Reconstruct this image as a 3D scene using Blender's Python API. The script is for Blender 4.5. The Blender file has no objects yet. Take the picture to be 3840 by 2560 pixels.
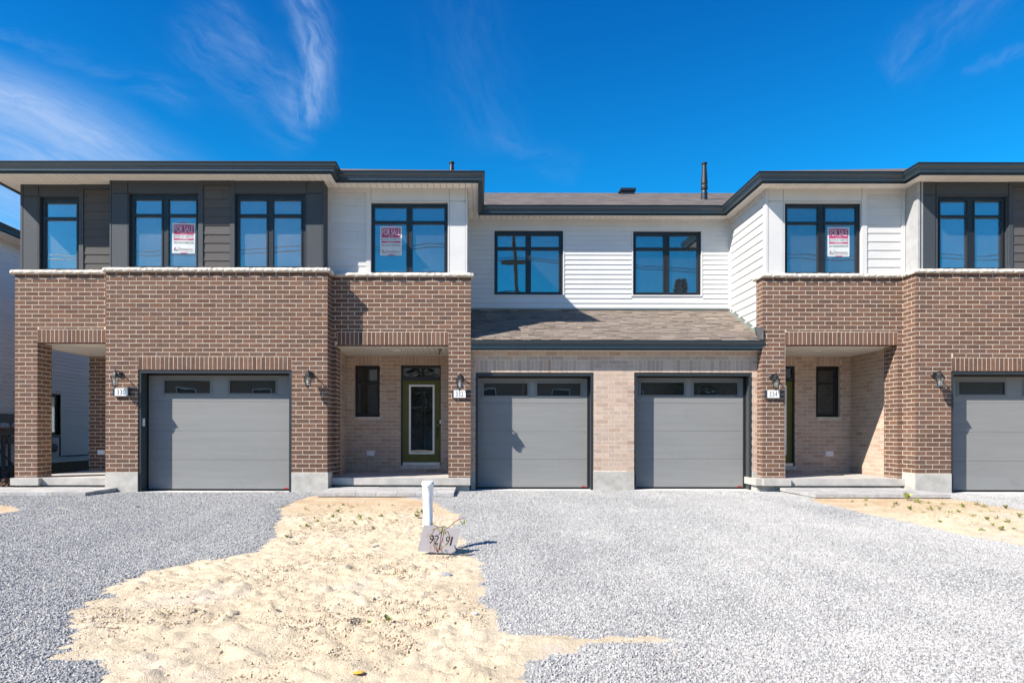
import bpy, math, random
import numpy as np
from mathutils import Matrix, Vector
random.seed(7); rng = np.random.default_rng(7)
sc = bpy.context.scene
C = sc.collection

# ---------------------------------------------------------------- camera, sky, sun
FOC, VX, HY, ROLL, CH = 2450.0, 1790.0, 1623.0, 0.00167, 1.2
cam_d = bpy.data.cameras.new('camera'); cam = bpy.data.objects.new('camera', cam_d); C.objects.link(cam)
cam.location = (0, 0, CH)
cam.rotation_euler = (Matrix.Rotation(math.radians(90), 3, 'X') @ Matrix.Rotation(ROLL, 3, 'Z')).to_euler()
cam_d.sensor_width = 36; cam_d.lens = FOC / 3840 * 36
cam_d.shift_x = (1920 - VX) / 3840; cam_d.shift_y = (HY - 1280) / 3840
cam_d.clip_start = 0.1; cam_d.clip_end = 5000
sc.camera = cam
SUN_TRAVEL = Vector((1.63, 1.0, -1.68)).normalized()
SUN_EL = math.asin(-SUN_TRAVEL.z); SUN_ROT = math.atan2(-SUN_TRAVEL.x, -SUN_TRAVEL.y)
sun_d = bpy.data.lights.new('sun', 'SUN'); sun = bpy.data.objects.new('sun', sun_d); C.objects.link(sun)
sun_d.energy = 5.0; sun_d.angle = math.radians(0.5); sun_d.color = (1.0, 0.93, 0.83)
sun.rotation_euler = SUN_TRAVEL.to_track_quat('-Z', 'Y').to_euler(); sun.location = (-8, -8, 15)
sc.view_settings.view_transform = 'Standard'; sc.view_settings.look = 'None'
sc.view_settings.gamma = 1; sc.view_settings.exposure = 0.95
sc.view_settings.use_curve_mapping = False
sc.render.engine = 'CYCLES'; sc.cycles.max_bounces = 8; sc.cycles.diffuse_bounces = 4
sc.cycles.transparent_max_bounces = 12

class NT:
    """small helper to write node maths"""
    def __init__(s, tree): s.t = tree; s.n = tree.nodes; s.l = tree.links
    def new(s, kind, **kw):
        n = s.n.new(kind)
        for k, v in kw.items(): setattr(n, k, v)
        return n
    def put(s, sock, v):
        if v is None: return
        if hasattr(v, 'is_output'): s.l.new(v, sock)
        else: sock.default_value = v
    def m(s, op, a, b=None, c=None, clamp=False):
        n = s.n.new('ShaderNodeMath'); n.operation = op; n.use_clamp = clamp
        s.put(n.inputs[0], a); s.put(n.inputs[1], b)
        if c is not None: s.put(n.inputs[2], c)
        return n.outputs[0]
    def ss(s, x, a, b):                       # smoothstep
        n = s.n.new('ShaderNodeMapRange'); n.interpolation_type = 'SMOOTHSTEP'
        s.put(n.inputs[0], x); s.put(n.inputs[1], a); s.put(n.inputs[2], b)
        n.inputs[3].default_value = 0; n.inputs[4].default_value = 1
        return n.outputs[0]
    def lin(s, x, a, b, c, d):
        n = s.n.new('ShaderNodeMapRange')
        s.put(n.inputs[0], x); s.put(n.inputs[1], a); s.put(n.inputs[2], b)
        s.put(n.inputs[3], c); s.put(n.inputs[4], d)
        return n.outputs[0]
    def noise(s, vec, scale, detail=3, rough=0.5, dist=0.0):
        n = s.n.new('ShaderNodeTexNoise'); s.put(n.inputs['Vector'], vec)
        n.inputs['Scale'].default_value = scale; n.inputs['Detail'].default_value = detail
        n.inputs['Roughness'].default_value = rough; n.inputs['Distortion'].default_value = dist
        return n.outputs[0]
    def xyz(s, x, y, z=0.0):
        n = s.n.new('ShaderNodeCombineXYZ')
        s.put(n.inputs[0], x); s.put(n.inputs[1], y); s.put(n.inputs[2], z)
        return n.outputs[0]
    def mix(s, f, a, b, blend='MIX'):
        n = s.n.new('ShaderNodeMix'); n.data_type = 'RGBA'; n.blend_type = blend
        s.put(n.inputs[0], f)
        for k, v in ((6, a), (7, b)):
            if isinstance(v, (tuple, list)) and len(v) == 3: v = (*v, 1)
            s.put(n.inputs[k], v)
        return n.outputs[2]

world = bpy.data.worlds.new('World'); sc.world = world; world.use_nodes = True
w = NT(world.node_tree); w.n.clear()
sky = w.new('ShaderNodeTexSky', sky_type='NISHITA', sun_disc=False, sun_elevation=SUN_EL,
            sun_rotation=SUN_ROT, air_density=1.0, dust_density=0.1, ozone_density=3.0)
hs = w.new('ShaderNodeHueSaturation'); w.l.new(sky.outputs[0], hs.inputs['Color'])
hs.inputs['Saturation'].default_value = 1.3; hs.inputs['Value'].default_value = 1.0
SKYS = 0.10
tc = w.new('ShaderNodeTexCoord'); sp = w.new('ShaderNodeSeparateXYZ'); w.l.new(tc.outputs['Generated'], sp.inputs[0])
yy = w.m('MAXIMUM', sp.outputs[1], 0.02)
cu = w.m('DIVIDE', sp.outputs[0], yy); cv = w.m('DIVIDE', sp.outputs[2], yy)
front = w.ss(sp.outputs[1], 0.1, 0.4)
# cirrus fan on the left: s runs along the streak, t below it
a = 0.36; ca, sa = math.cos(a), math.sin(a)
du = w.m('SUBTRACT', cu, -0.73); dv = w.m('SUBTRACT', 0.565, cv)
s_ = w.m('ADD', w.m('MULTIPLY', du, ca), w.m('MULTIPLY', dv, sa))
t_ = w.m('SUBTRACT', w.m('MULTIPLY', dv, ca), w.m('MULTIPLY', du, sa))
t_ = w.m('ADD', t_, w.m('MULTIPLY', w.m('POWER', w.m('MAXIMUM', s_, 0.0), 2.0), -0.25))
wob = w.m('SUBTRACT', w.noise(w.xyz(w.m('MULTIPLY', s_, 5.0), w.m('MULTIPLY', t_, 9.0), 1.0), 1.0, 3), 0.5)
t2 = w.m('ADD', t_, w.m('MULTIPLY', wob, 0.035))
n1 = w.noise(w.xyz(w.m('MULTIPLY', s_, 3.0), w.m('MULTIPLY', t2, 26.0), 4.0), 1.0, 7, 0.62, 0.4)
n1f = w.noise(w.xyz(w.m('MULTIPLY', s_, 13.0), w.m('MULTIPLY', t2, 60.0), 2.0), 1.0, 5, 0.65, 0.6)
body = w.m('MULTIPLY', w.ss(t2, -0.035, 0.05), w.ss(s_, 0.46, 0.12))
core = w.m('EXPONENT', w.m('MULTIPLY', w.m('POWER', w.m('DIVIDE', w.m('SUBTRACT', t2, 0.045), 0.018), 2.0), -1.0))
core = w.m('MULTIPLY', core, w.ss(s_, 0.36, 0.06))
dA = w.m('MULTIPLY', body, w.lin(w.m('ADD', w.m('MULTIPLY', n1, 0.75), w.m('MULTIPLY', n1f, 0.3)), 0.3, 0.75, 0.18, 0.8))
dA = w.m('ADD', dA, w.m('MULTIPLY', core, w.lin(n1f, 0.3, 0.7, 0.12, 0.4)))
dA = w.m('MULTIPLY', dA, w.ss(cv, 1.15, 0.75))
def strand(u0, v0, u1, v1, bend, w0, w1, seed, amt):
    L = math.hypot(u1 - u0, v1 - v0); ex, ey = (u1 - u0) / L, (v1 - v0) / L
    p = w.m('SUBTRACT', cu, u0); q = w.m('SUBTRACT', cv, v0)
    s = w.m('DIVIDE', w.m('ADD', w.m('MULTIPLY', p, ex), w.m('MULTIPLY', q, ey)), L)
    t = w.m('SUBTRACT', w.m('MULTIPLY', q, ex), w.m('MULTIPLY', p, ey))
    t = w.m('ADD', t, w.m('MULTIPLY', w.m('MULTIPLY', s, w.m('SUBTRACT', 1.0, s)), bend))
    ln = w.noise(w.xyz(w.m('MULTIPLY', s, 4.5), w.m('MULTIPLY', t, 14.0), seed), 1.0, 4)
    t = w.m('ADD', t, w.m('MULTIPLY', w.m('SUBTRACT', ln, 0.5), 0.035))
    wid = w.lin(s, 0.0, 1.0, w0, w1)
    g = w.m('EXPONENT', w.m('MULTIPLY', w.m('POWER', w.m('DIVIDE', t, wid), 2.0), -1.0))
    n = w.noise(w.xyz(w.m('MULTIPLY', s, 2.2 * L / 0.2), w.m('MULTIPLY', w.m('ADD', t, w.m('MULTIPLY', s, -0.05)), 45.0), seed + 3.0), 1.0, 7, 0.6, 0.12)
    n = w.ss(n, 0.28, 0.74)
    g = w.m('MULTIPLY', g, w.m('MULTIPLY', w.ss(s, -0.25, 0.1), w.ss(s, 1.04, 0.9)))
    return w.m('MULTIPLY', w.m('MULTIPLY', g, n), amt)
parts_ = [strand(-0.285, 0.70, -0.262, 0.465, -0.09, 0.024, 0.026, 7.0, 0.6),
          strand(-0.385, 0.65, -0.262, 0.50, 0.02, 0.016, 0.030, 11.0, 0.17),
          strand(-0.43, 0.62, -0.25, 0.44, 0.0, 0.05, 0.03, 17.0, 0.16),
          strand(0.80, 0.68, 0.62, 0.55, 0.03, 0.03, 0.03, 23.0, 0.13),
          strand(0.88, 0.62, 0.74, 0.55, -0.02, 0.012, 0.008, 29.0, 0.13),
          strand(-0.02, 0.70, 0.03, 0.42, 0.06, 0.06, 0.05, 31.0, 0.05),
          strand(0.02, 0.46, 0.16, 0.40, 0.03, 0.02, 0.02, 37.0, 0.07),
          strand(-0.76, 0.62, -0.42, 0.50, 0.01, 0.012, 0.02, 41.0, 0.12)]
dens = dA
for q_ in parts_: dens = w.m('ADD', dens, q_)
dens = w.m('MULTIPLY', w.m('MINIMUM', dens, 0.8), front)
rest = w.noise(w.xyz(w.m('MULTIPLY', sp.outputs[0], 2.0), w.m('MULTIPLY', sp.outputs[1], 5.0), w.m('MULTIPLY', sp.outputs[2], 6.0)), 1.0, 5, 0.6)
rest = w.m('MULTIPLY', w.m('MULTIPLY', w.ss(rest, 0.52, 0.8), w.m('SUBTRACT', 1.0, front)), 0.35)
dens = w.m('ADD', dens, rest)
# a horizon-to-zenith tone for the deep polarised blue
tint = w.mix(w.ss(sp.outputs[2], 0.15, 0.75), (0.10, 0.98, 1.09), (0.03, 0.55, 0.88))
tint = w.mix(w.ss(sp.outputs[2], 0.22, 0.02), tint, (0.62, 0.88, 1.05))
skyc = w.mix(1.0, hs.outputs[0], tint, 'MULTIPLY')
col = w.mix(dens, skyc, (2.3, 3.2, 4.9))
bgn = w.new('ShaderNodeBackground'); w.l.new(col, bgn.inputs[0]); bgn.inputs[1].default_value = SKYS
wo = w.new('ShaderNodeOutputWorld'); w.l.new(bgn.outputs[0], wo.inputs[0])

# ---------------------------------------------------------------- measuring helpers
def X(px, Y, py=1400): return (px + ROLL * (py - HY) - VX) * Y / FOC
def Z(py, Y, px=1790): return CH + (HY - py + ROLL * (px - VX)) * Y / FOC
def proj(x, y, z): return VX + x * FOC / y, HY - (z - CH) * FOC / y

# ---------------------------------------------------------------- materials
MATS = {}
def M(name, col, col2=None, rough=0.8, nscale=6.0, nd=4, rnd=0.0, bump=0.0, bscale=80.0, spec=0.3, metal=0.0,
      stretch=(1, 1, 1), rcols=None, coat=0.0, nlo=0.35, nhi=0.65, wear=None):
    if name in MATS: return MATS[name]
    m = bpy.data.materials.new(name); m.use_nodes = True
    t = NT(m.node_tree); b = m.node_tree.nodes['Principled BSDF']
    g = t.new('ShaderNodeNewGeometry'); oi = t.new('ShaderNodeObjectInfo')
    mp = t.new('ShaderNodeMapping'); t.l.new(g.outputs['Position'], mp.inputs['Vector']); mp.inputs['Scale'].default_value = stretch
    c = t.mix(t.lin(t.noise(mp.outputs[0], nscale, nd, 0.6), nlo, nhi, 0, 1), col, col2 if col2 else tuple(x * 0.85 for x in col))
    if rnd or rcols:
        r = t.m('FRACT', t.m('ADD', t.m('MULTIPLY', oi.outputs['Random'], 7.31), t.m('MULTIPLY', g.outputs['Random Per Island'], 5.77)))
        if rcols:
            cr = t.new('ShaderNodeValToRGB'); cr.color_ramp.interpolation = 'LINEAR'
            els = cr.color_ramp.elements
            while len(els) < len(rcols): els.new(0.5)
            for i, (p, cc) in enumerate(rcols): els[i].position = p; els[i].color = (*cc, 1)
            t.l.new(r, cr.inputs[0]); c = t.mix(1.0, c, cr.outputs[0], 'MULTIPLY')
        if rnd:
            v = t.lin(t.m('FRACT', t.m('MULTIPLY', r, 13.7)), 0, 1, 1 - rnd, 1 + rnd)
            c = t.mix(1.0, c, t.xyz(v, v, v), 'MULTIPLY')
    if wear:
        wc, ws, lo, hi = wear
        c = t.mix(t.m('MULTIPLY', t.ss(t.noise(g.outputs['Position'], ws, 6, 0.65, 0.4), lo, hi), 0.7), c, wc)
    t.put(b.inputs['Base Color'], c)
    b.inputs['Roughness'].default_value = rough; b.inputs['Metallic'].default_value = metal
    b.inputs['Specular IOR Level'].default_value = spec
    if coat: b.inputs['Coat Weight'].default_value = coat
    if bump:
        bn = t.new('ShaderNodeBump'); bn.inputs['Strength'].default_value = bump; bn.inputs['Distance'].default_value = 0.01
        t.put(bn.inputs['Height'], t.noise(mp.outputs[0], bscale, 4, 0.6)); t.l.new(bn.outputs[0], b.inputs['Normal'])
    MATS[name] = m; return m

brown = M('brown_brick', (0.172, 0.098, 0.068), (0.130, 0.076, 0.056), rough=0.9, nscale=22, rnd=0.15, bump=0.5, bscale=160,
          rcols=[(0.0, (1, 1, 1)), (0.35, (0.84, 0.84, 0.90)), (0.6, (1.08, 1.0, 0.9)), (0.85, (0.8, 0.74, 0.75)), (1.0, (1.12, 1.06, 1.0))], wear=((0.26, 0.19, 0.15), 6, 0.66, 0.85))
beige = M('tan_brick', (0.52, 0.405, 0.325), (0.44, 0.345, 0.275), rough=0.92, nscale=30, rnd=0.10, bump=0.6, bscale=200,
          rcols=[(0.0, (1, 1, 1)), (0.4, (0.93, 0.91, 0.92)), (0.7, (1.1, 1.08, 1.06)), (0.88, (0.86, 0.76, 0.72)), (1.0, (1.12, 1.1, 1.05))], wear=((0.5, 0.44, 0.38), 4, 0.68, 0.9))
mortar = M('cream_mortar', (0.66, 0.575, 0.46), (0.56, 0.48, 0.38), rough=0.95, nscale=9, bump=0.4)
mortar2 = M('tan_mortar', (0.68, 0.58, 0.48), (0.55, 0.46, 0.38), rough=0.95, nscale=9, bump=0.4)
capm = M('split_stone', (0.66, 0.60, 0.53), (0.50, 0.44, 0.38), rough=0.95, nscale=14, rnd=0.06, bump=0.7, bscale=45)
conc = M('concrete', (0.48, 0.455, 0.42), (0.36, 0.345, 0.32), rough=0.9, nscale=3.5, nd=7, bump=0.35, bscale=60, wear=((0.27, 0.25, 0.22), 2.6, 0.62, 0.85))
parge = M('parged_concrete', (0.50, 0.475, 0.435), (0.37, 0.355, 0.32), rough=0.92, nscale=5, nd=7, bump=0.5, bscale=25, wear=((0.28, 0.255, 0.21), 3.0, 0.6, 0.85))
paverm = M('grey_paver', (0.44, 0.43, 0.42), (0.33, 0.32, 0.315), rough=0.9, nscale=12, rnd=0.12, bump=0.5, bscale=50, wear=((0.55, 0.48, 0.38), 3.0, 0.55, 0.8))
panel = M('charcoal_panel', (0.050, 0.057, 0.066), (0.043, 0.050, 0.058), rough=0.62, nscale=20, rnd=0.03, bump=0.12, bscale=220, spec=0.35)
plankd = M('charcoal_plank', (0.088, 0.082, 0.080), (0.074, 0.069, 0.068), rough=0.75, nscale=10, rnd=0.06, bump=0.35, bscale=60, stretch=(0.6, 1, 9), wear=((0.14, 0.13, 0.12), 2.5, 0.66, 0.82))
white = M('white_panel', (0.56, 0.553, 0.54), (0.525, 0.518, 0.505), rough=0.7, nscale=2.2, nd=6, rnd=0.02, bump=0.08, bscale=160)
plankw = M('white_plank', (0.56, 0.552, 0.54), (0.52, 0.512, 0.50), rough=0.7, nscale=4, rnd=0.02, bump=0.15, bscale=60, stretch=(0.6, 1, 9), wear=((0.6, 0.58, 0.55), 3, 0.62, 0.85))
vinyl = M('white_vinyl', (0.585, 0.585, 0.58), (0.55, 0.55, 0.548), rough=0.5, nscale=2, rnd=0.015, spec=0.4, bump=0.06, bscale=30)
vinylg = M('grey_vinyl', (0.82, 0.83, 0.83), (0.78, 0.79, 0.79), rough=0.5, nscale=2, rnd=0.03, spec=0.4)
soff = M('cream_soffit', (0.80, 0.755, 0.69), (0.76, 0.715, 0.65), rough=0.5, nscale=4, rnd=0.02, spec=0.4)
soffgap = M('soffit_joint', (0.16, 0.15, 0.13), rough=0.9)
gutterm = M('slate_metal', (0.027, 0.041, 0.052), (0.023, 0.036, 0.046), rough=0.36, nscale=2.5, spec=0.5, bump=0.12, bscale=5, coat=0.2)
trimm = M('dark_metal_trim', (0.027, 0.034, 0.040), (0.022, 0.028, 0.033), rough=0.4, nscale=6, spec=0.5)
jambm = M('grey_jamb', (0.055, 0.065, 0.066), rough=0.6, nscale=6)
winf = M('black_frame', (0.016, 0.018, 0.021), (0.013, 0.014, 0.017), rough=0.42, nscale=8, spec=0.45)
gdoor = M('grey_garage_door', (0.235, 0.238, 0.232), (0.215, 0.218, 0.213), rough=0.58, nscale=1.6, nd=7, bump=0.4, bscale=40, stretch=(0.5, 1, 7), wear=((0.168, 0.175, 0.18), 2.4, 0.6, 0.78))
greend = M('olive_door', (0.115, 0.118, 0.022), (0.10, 0.103, 0.02), rough=0.5, nscale=5)
plastic = M('white_plastic', (0.78, 0.79, 0.80), (0.74, 0.75, 0.76), rough=0.4, spec=0.5)
pvc = M('white_pvc', (0.83, 0.85, 0.86), (0.77, 0.79, 0.80), rough=0.35, spec=0.5, nscale=9, wear=((0.66, 0.62, 0.55), 9, 0.68, 0.85))
blackm = M('black_metal', (0.018, 0.018, 0.02), rough=0.4, spec=0.5)
rust = M('red_lintel', (0.10, 0.028, 0.016), rough=0.8)
redm = M('red_print', (0.42, 0.05, 0.14), rough=0.5)
inkm = M('black_ink', (0.015, 0.015, 0.018), rough=0.6)
peni = M('pen_ink', (0.06, 0.08, 0.10), rough=0.6)
maroon = M('maroon_ink', (0.20, 0.03, 0.07), rough=0.6)
paper = M('white_card', (0.58, 0.61, 0.61), rough=0.5)
coro = M('grey_white_board', (0.36, 0.34, 0.35), (0.31, 0.295, 0.305), rough=0.6, nscale=7, wear=((0.42, 0.36, 0.3), 5, 0.6, 0.85))
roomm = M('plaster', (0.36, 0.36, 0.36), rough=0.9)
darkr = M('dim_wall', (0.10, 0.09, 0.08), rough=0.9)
meterb = M('grey_enclosure', (0.16, 0.165, 0.17), (0.14, 0.145, 0.15), rough=0.55, nscale=5)
pipegrey = M('grey_conduit', (0.13, 0.135, 0.14), rough=0.6)
shingle = M('brown_shingle', (0.235, 0.195, 0.162), (0.185, 0.153, 0.128), rough=0.95, nscale=60, nd=3, rnd=0.16, bump=0.8, bscale=260,
            rcols=[(0.0, (1, 1, 1)), (0.3, (0.88, 0.87, 0.88)), (0.55, (1.10, 1.08, 1.05)), (0.8, (0.80, 0.78, 0.78)), (1.0, (1.06, 1.03, 1.0))])
wood = M('weathered_wood', (0.13, 0.10, 0.075), (0.09, 0.07, 0.055), rough=0.9, nscale=4)
leaf = M('weed_leaf', (0.20, 0.24, 0.06), (0.30, 0.30, 0.11), rough=0.6, nscale=40, rnd=0.25)
stemr = M('red_stem', (0.20, 0.05, 0.055), (0.16, 0.08, 0.05), rough=0.6, nscale=30)
seedm = M('dry_seed', (0.45, 0.25, 0.17), (0.36, 0.19, 0.15), rough=0.8, nscale=50)
needle = M('needles', (0.03, 0.055, 0.02), rough=0.8)
roofb = M('roof_field', (0.14, 0.115, 0.098), rough=0.95, nscale=8)
def roof_mat():
    m = bpy.data.materials.new('shingle_field'); m.use_nodes = True; t = NT(m.node_tree); b = m.node_tree.nodes['Principled BSDF']
    g = t.new('ShaderNodeNewGeometry'); s = t.new('ShaderNodeSeparateXYZ'); t.l.new(g.outputs['Position'], s.inputs[0])
    row = t.m('FLOOR', t.m('DIVIDE', s.outputs[1], 0.132))
    cell = t.new('ShaderNodeTexWhiteNoise', noise_dimensions='3D')
    xx = t.m('FLOOR', t.m('ADD', t.m('DIVIDE', s.outputs[0], 0.24), t.m('MULTIPLY', row, 0.37)))
    t.l.new(t.xyz(xx, row, 0.0), cell.inputs['Vector'])
    c = t.mix(cell.outputs[0], (0.055, 0.044, 0.037), (0.155, 0.127, 0.106))
    c = t.mix(t.lin(t.noise(g.outputs['Position'], 50, 3), 0.3, 0.7, 0, 0.5), c, (0.11, 0.09, 0.08))
    t.put(b.inputs['Base Color'], c); b.inputs['Roughness'].default_value = 0.95
    bn = t.new('ShaderNodeBump'); bn.inputs['Strength'].default_value = 0.8; bn.inputs['Distance'].default_value = 0.02
    fr = t.m('FRACT', t.m('DIVIDE', s.outputs[1], 0.132)); t.put(bn.inputs['Height'], t.m('ADD', t.m('MULTIPLY', cell.outputs[0], 0.6), t.m('MULTIPLY', fr, -1.0)))
    t.l.new(bn.outputs[0], b.inputs['Normal']); return m
rooff = roof_mat()
def glass_mat(name, refl, tintc, rough=0.0, wav=0.0, dust=0.0):
    m = bpy.data.materials.new(name); m.use_nodes = True; t = NT(m.node_tree); t.n.clear()
    tr = t.new('ShaderNodeBsdfTransparent'); tr.inputs[0].default_value = (*tintc, 1)
    gl = t.new('ShaderNodeBsdfGlossy'); gl.inputs['Roughness'].default_value = rough; gl.inputs[0].default_value = (0.85, 0.95, 1.0, 1)
    if wav:
        g = t.new('ShaderNodeNewGeometry'); bn = t.new('ShaderNodeBump'); bn.inputs['Strength'].default_value = wav; bn.inputs['Distance'].default_value = 0.02
        t.put(bn.inputs['Height'], t.noise(g.outputs['Position'], 1.6, 1)); t.l.new(bn.outputs[0], gl.inputs['Normal'])
    lw = t.new('ShaderNodeLayerWeight'); lw.inputs[0].default_value = 0.4
    f = t.m('ADD', t.m('MULTIPLY', lw.outputs['Fresnel'], 0.6), refl, clamp=True)
    mx = t.new('ShaderNodeMixShader'); t.put(mx.inputs[0], f); t.l.new(tr.outputs[0], mx.inputs[1]); t.l.new(gl.outputs[0], mx.inputs[2])
    o = t.new('ShaderNodeOutputMaterial'); last = mx.outputs[0]
    if dust:                                   # fine site dust on the pane that catches the sun
        g2 = t.new('ShaderNodeNewGeometry'); df = t.new('ShaderNodeBsdfDiffuse'); df.inputs[0].default_value = (0.72, 0.72, 0.70, 1)
        m2 = t.new('ShaderNodeMixShader'); t.put(m2.inputs[0], t.lin(t.noise(g2.outputs['Position'], 1.7, 5, 0.6), 0.3, 0.7, dust * 0.75, dust * 1.2))
        t.l.new(last, m2.inputs[1]); t.l.new(df.outputs[0], m2.inputs[2]); last = m2.outputs[0]
    t.l.new(last, o.inputs[0]); return m
glassm = glass_mat('window_glass', 0.13, (0.86, 0.92, 0.93), wav=0.06, dust=0.085)
glassc = glass_mat('clear_glass', 0.15, (0.80, 0.88, 0.90), wav=0.06, dust=0.018)
glassb = glass_mat('light_dust_glass', 0.14, (0.82, 0.9, 0.92), wav=0.06, dust=0.04)
glassd = glass_mat('dark_glass', 0.10, (0.55, 0.6, 0.6), wav=0.10, dust=0.02)
lampg = glass_mat('lantern_glass', 0.08, (0.9, 0.9, 0.88))

# ---------------------------------------------------------------- mesh helpers
CUBEV = [(-.5, -.5, -.5), (.5, -.5, -.5), (.5, .5, -.5), (-.5, .5, -.5), (-.5, -.5, .5), (.5, -.5, .5), (.5, .5, .5), (-.5, .5, .5)]
CUBEF = [(0, 3, 2, 1), (4, 5, 6, 7), (0, 1, 5, 4), (1, 2, 6, 5), (2, 3, 7, 6), (3, 0, 4, 7)]
UNIT = {}
def unit(kind, m):
    k = (kind, m.name)
    if k not in UNIT:
        v = [list(p) for p in CUBEV]
        if kind == 'wedge':            # lap siding: proud at the bottom
            for p in v:
                if p[1] < 0 and p[2] > 0: p[1] = 0.28
        if kind == 'rough':            # split-face stone: chiselled front
            v = []; f = []
            nx = 14
            r = random.Random(3)
            for i in range(nx + 1):
                x = -0.5 + i / nx
                j = [r.uniform(-.06, .08) for _ in range(4)]
                if i in (0, nx): j = [0.1] * 4
                v += [(x, .5, -.5), (x, -.42 + j[0], -.5), (x, -.5 + j[1], -.2), (x, -.46 + j[2], .15), (x, -.36 + j[3], .5), (x, .5, .5)]
            for i in range(nx):
                for k2 in range(6):
                    a0 = i * 6 + k2; a1 = i * 6 + (k2 + 1) % 6
                    f.append((a0, a1, a1 + 6, a0 + 6))
            f += [tuple(range(6)), tuple(nx * 6 + q for q in range(6))]
            me = bpy.data.meshes.new('stone'); me.from_pydata(v, [], f); me.materials.append(m); UNIT[k] = me; return me
        me = bpy.data.meshes.new(kind + '_' + m.name); me.from_pydata(v, [], CUBEF); me.materials.append(m); UNIT[k] = me
    return UNIT[k]
def link(o, parent=None, inv=None):
    C.objects.link(o)
    if parent is not None:
        o.parent = parent
        if inv is not None: o.matrix_parent_inverse = inv
    return o
class Wall:
    """a vertical plane: u runs along it, z up, d inwards"""
    def __init__(s, O, U, N): s.O = Vector((O[0], O[1], 0)); s.U = Vector((*U, 0)); s.N = Vector((*N, 0))
    def p(s, u, z, d=0.0): return s.O + s.U * u + s.N * d + Vector((0, 0, z))
def FW(Y): return Wall((0, Y), (1, 0), (0, 1))            # faces the street, u = X
def RW(x): return Wall((x, 0), (0, 1), (-1, 0))           # faces +X, u = Y
def LW(x): return Wall((x, 0), (0, 1), (1, 0))            # faces -X, u = Y
def mat4(W, u0, u1, z0, z1, d0, d1):
    c = W.p((u0 + u1) / 2, (z0 + z1) / 2, (d0 + d1) / 2)
    a, b = W.U * (u1 - u0), W.N * (d1 - d0)
    return Matrix(((a.x, b.x, 0, c.x), (a.y, b.y, 0, c.y), (0, 0, z1 - z0, c.z), (0, 0, 0, 1)))
class B:
    """collects geometry and links it as one mesh object"""
    def __init__(s): s.v = []; s.f = []; s.mi = []
    def add(s, v, f, mi=0):
        n = len(s.v); s.v += [tuple(p) for p in v]; s.f += [tuple(i + n for i in q) for q in f]; s.mi += [mi] * len(f); return s
    def box(s, x0, x1, y0, y1, z0, z1, mi=0):
        return s.add([((x0, x1)[int(p[0] > 0)], (y0, y1)[int(p[1] > 0)], (z0, z1)[int(p[2] > 0)]) for p in CUBEV], CUBEF, mi)
    def wbox(s, W, u0, u1, z0, z1, d0, d1, mi=0, kind='box'):
        m = mat4(W, u0, u1, z0, z1, d0, d1)
        v = CUBEV if kind == 'box' else [tuple(p.co) for p in unit(kind, brown).vertices]
        f = CUBEF
        return s.add([m @ Vector(p) for p in v], f, mi)
    def plate(s, W, u0, u1, z0, z1, holes, d0=0.0, d1=0.1, mi=0):
        us = sorted({u0, u1} | {min(max(h[i], u0), u1) for h in holes for i in (0, 1)})
        zs = sorted({z0, z1} | {min(max(h[i], z0), z1) for h in holes for i in (2, 3)})
        nu, nz = len(us) - 1, len(zs) - 1
        def solid(i, j):
            if not (0 <= i < nu and 0 <= j < nz): return False
            uc, zc = (us[i] + us[i + 1]) / 2, (zs[j] + zs[j + 1]) / 2
            return not any(h[0] < uc < h[1] and h[2] < zc < h[3] for h in holes)
        for i in range(nu):
            for j in range(nz):
                if not solid(i, j): continue
                a, b, c, d = us[i], us[i + 1], zs[j], zs[j + 1]
                if b - a < 1e-5 or d - c < 1e-5: continue
                q = [W.p(a, c, d0), W.p(b, c, d0), W.p(b, d, d0), W.p(a, d, d0), W.p(a, c, d1), W.p(b, c, d1), W.p(b, d, d1), W.p(a, d, d1)]
                f = [(0, 1, 2, 3), (7, 6, 5, 4)]
                if not solid(i - 1, j): f.append((0, 3, 7, 4))
                if not solid(i + 1, j): f.append((1, 5, 6, 2))
                if not solid(i, j - 1): f.append((0, 4, 5, 1))
                if not solid(i, j + 1): f.append((3, 2, 6, 7))
                s.add(q, f, mi)
        return s
    def tube(s, pts, r, n=8, mi=0, cap=True):
        pts = [Vector(p) for p in pts]; rr = r if isinstance(r, (list, tuple)) else [r] * len(pts)
        rings = []; up = None
        for i, p in enumerate(pts):
            d = (pts[min(i + 1, len(pts) - 1)] - pts[max(i - 1, 0)]).normalized()
            if up is None: up = Vector((0, 0, 1)) if abs(d.z) < 0.9 else Vector((1, 0, 0))
            a = d.cross(up).normalized(); up = a.cross(d).normalized()
            rings.append([p + (a * math.cos(2 * math.pi * k / n) + up * math.sin(2 * math.pi * k / n)) * rr[i] for k in range(n)])
        v = [q for R_ in rings for q in R_]; f = []
        for i in range(len(pts) - 1):
            for k in range(n): f.append((i * n + k, i * n + (k + 1) % n, (i + 1) * n + (k + 1) % n, (i + 1) * n + k))
        if cap: f += [tuple(range(n)), tuple((len(pts) - 1) * n + k for k in range(n))]
        return s.add(v, f, mi)
    def lathe(s, c, prof, n=16, mi=0, ax=None):
        v = []; f = []
        for (r, h) in prof:
            for k in range(n):
                a = 2 * math.pi * k / n
                q = Vector((r * math.cos(a), r * math.sin(a), h))
                if ax == 'x': q = Vector((h, r * math.cos(a), r * math.sin(a)))
                if ax == 'y': q = Vector((r * math.cos(a), -h, r * math.sin(a)))
                v.append(Vector(c) + q)
        for i in range(len(prof) - 1):
            for k in range(n): f.append((i * n + k, i * n + (k + 1) % n, (i + 1) * n + (k + 1) % n, (i + 1) * n + k))
        f += [tuple(range(n)), tuple((len(prof) - 1) * n + k for k in range(n))]
        return s.add(v, f, mi)
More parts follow.
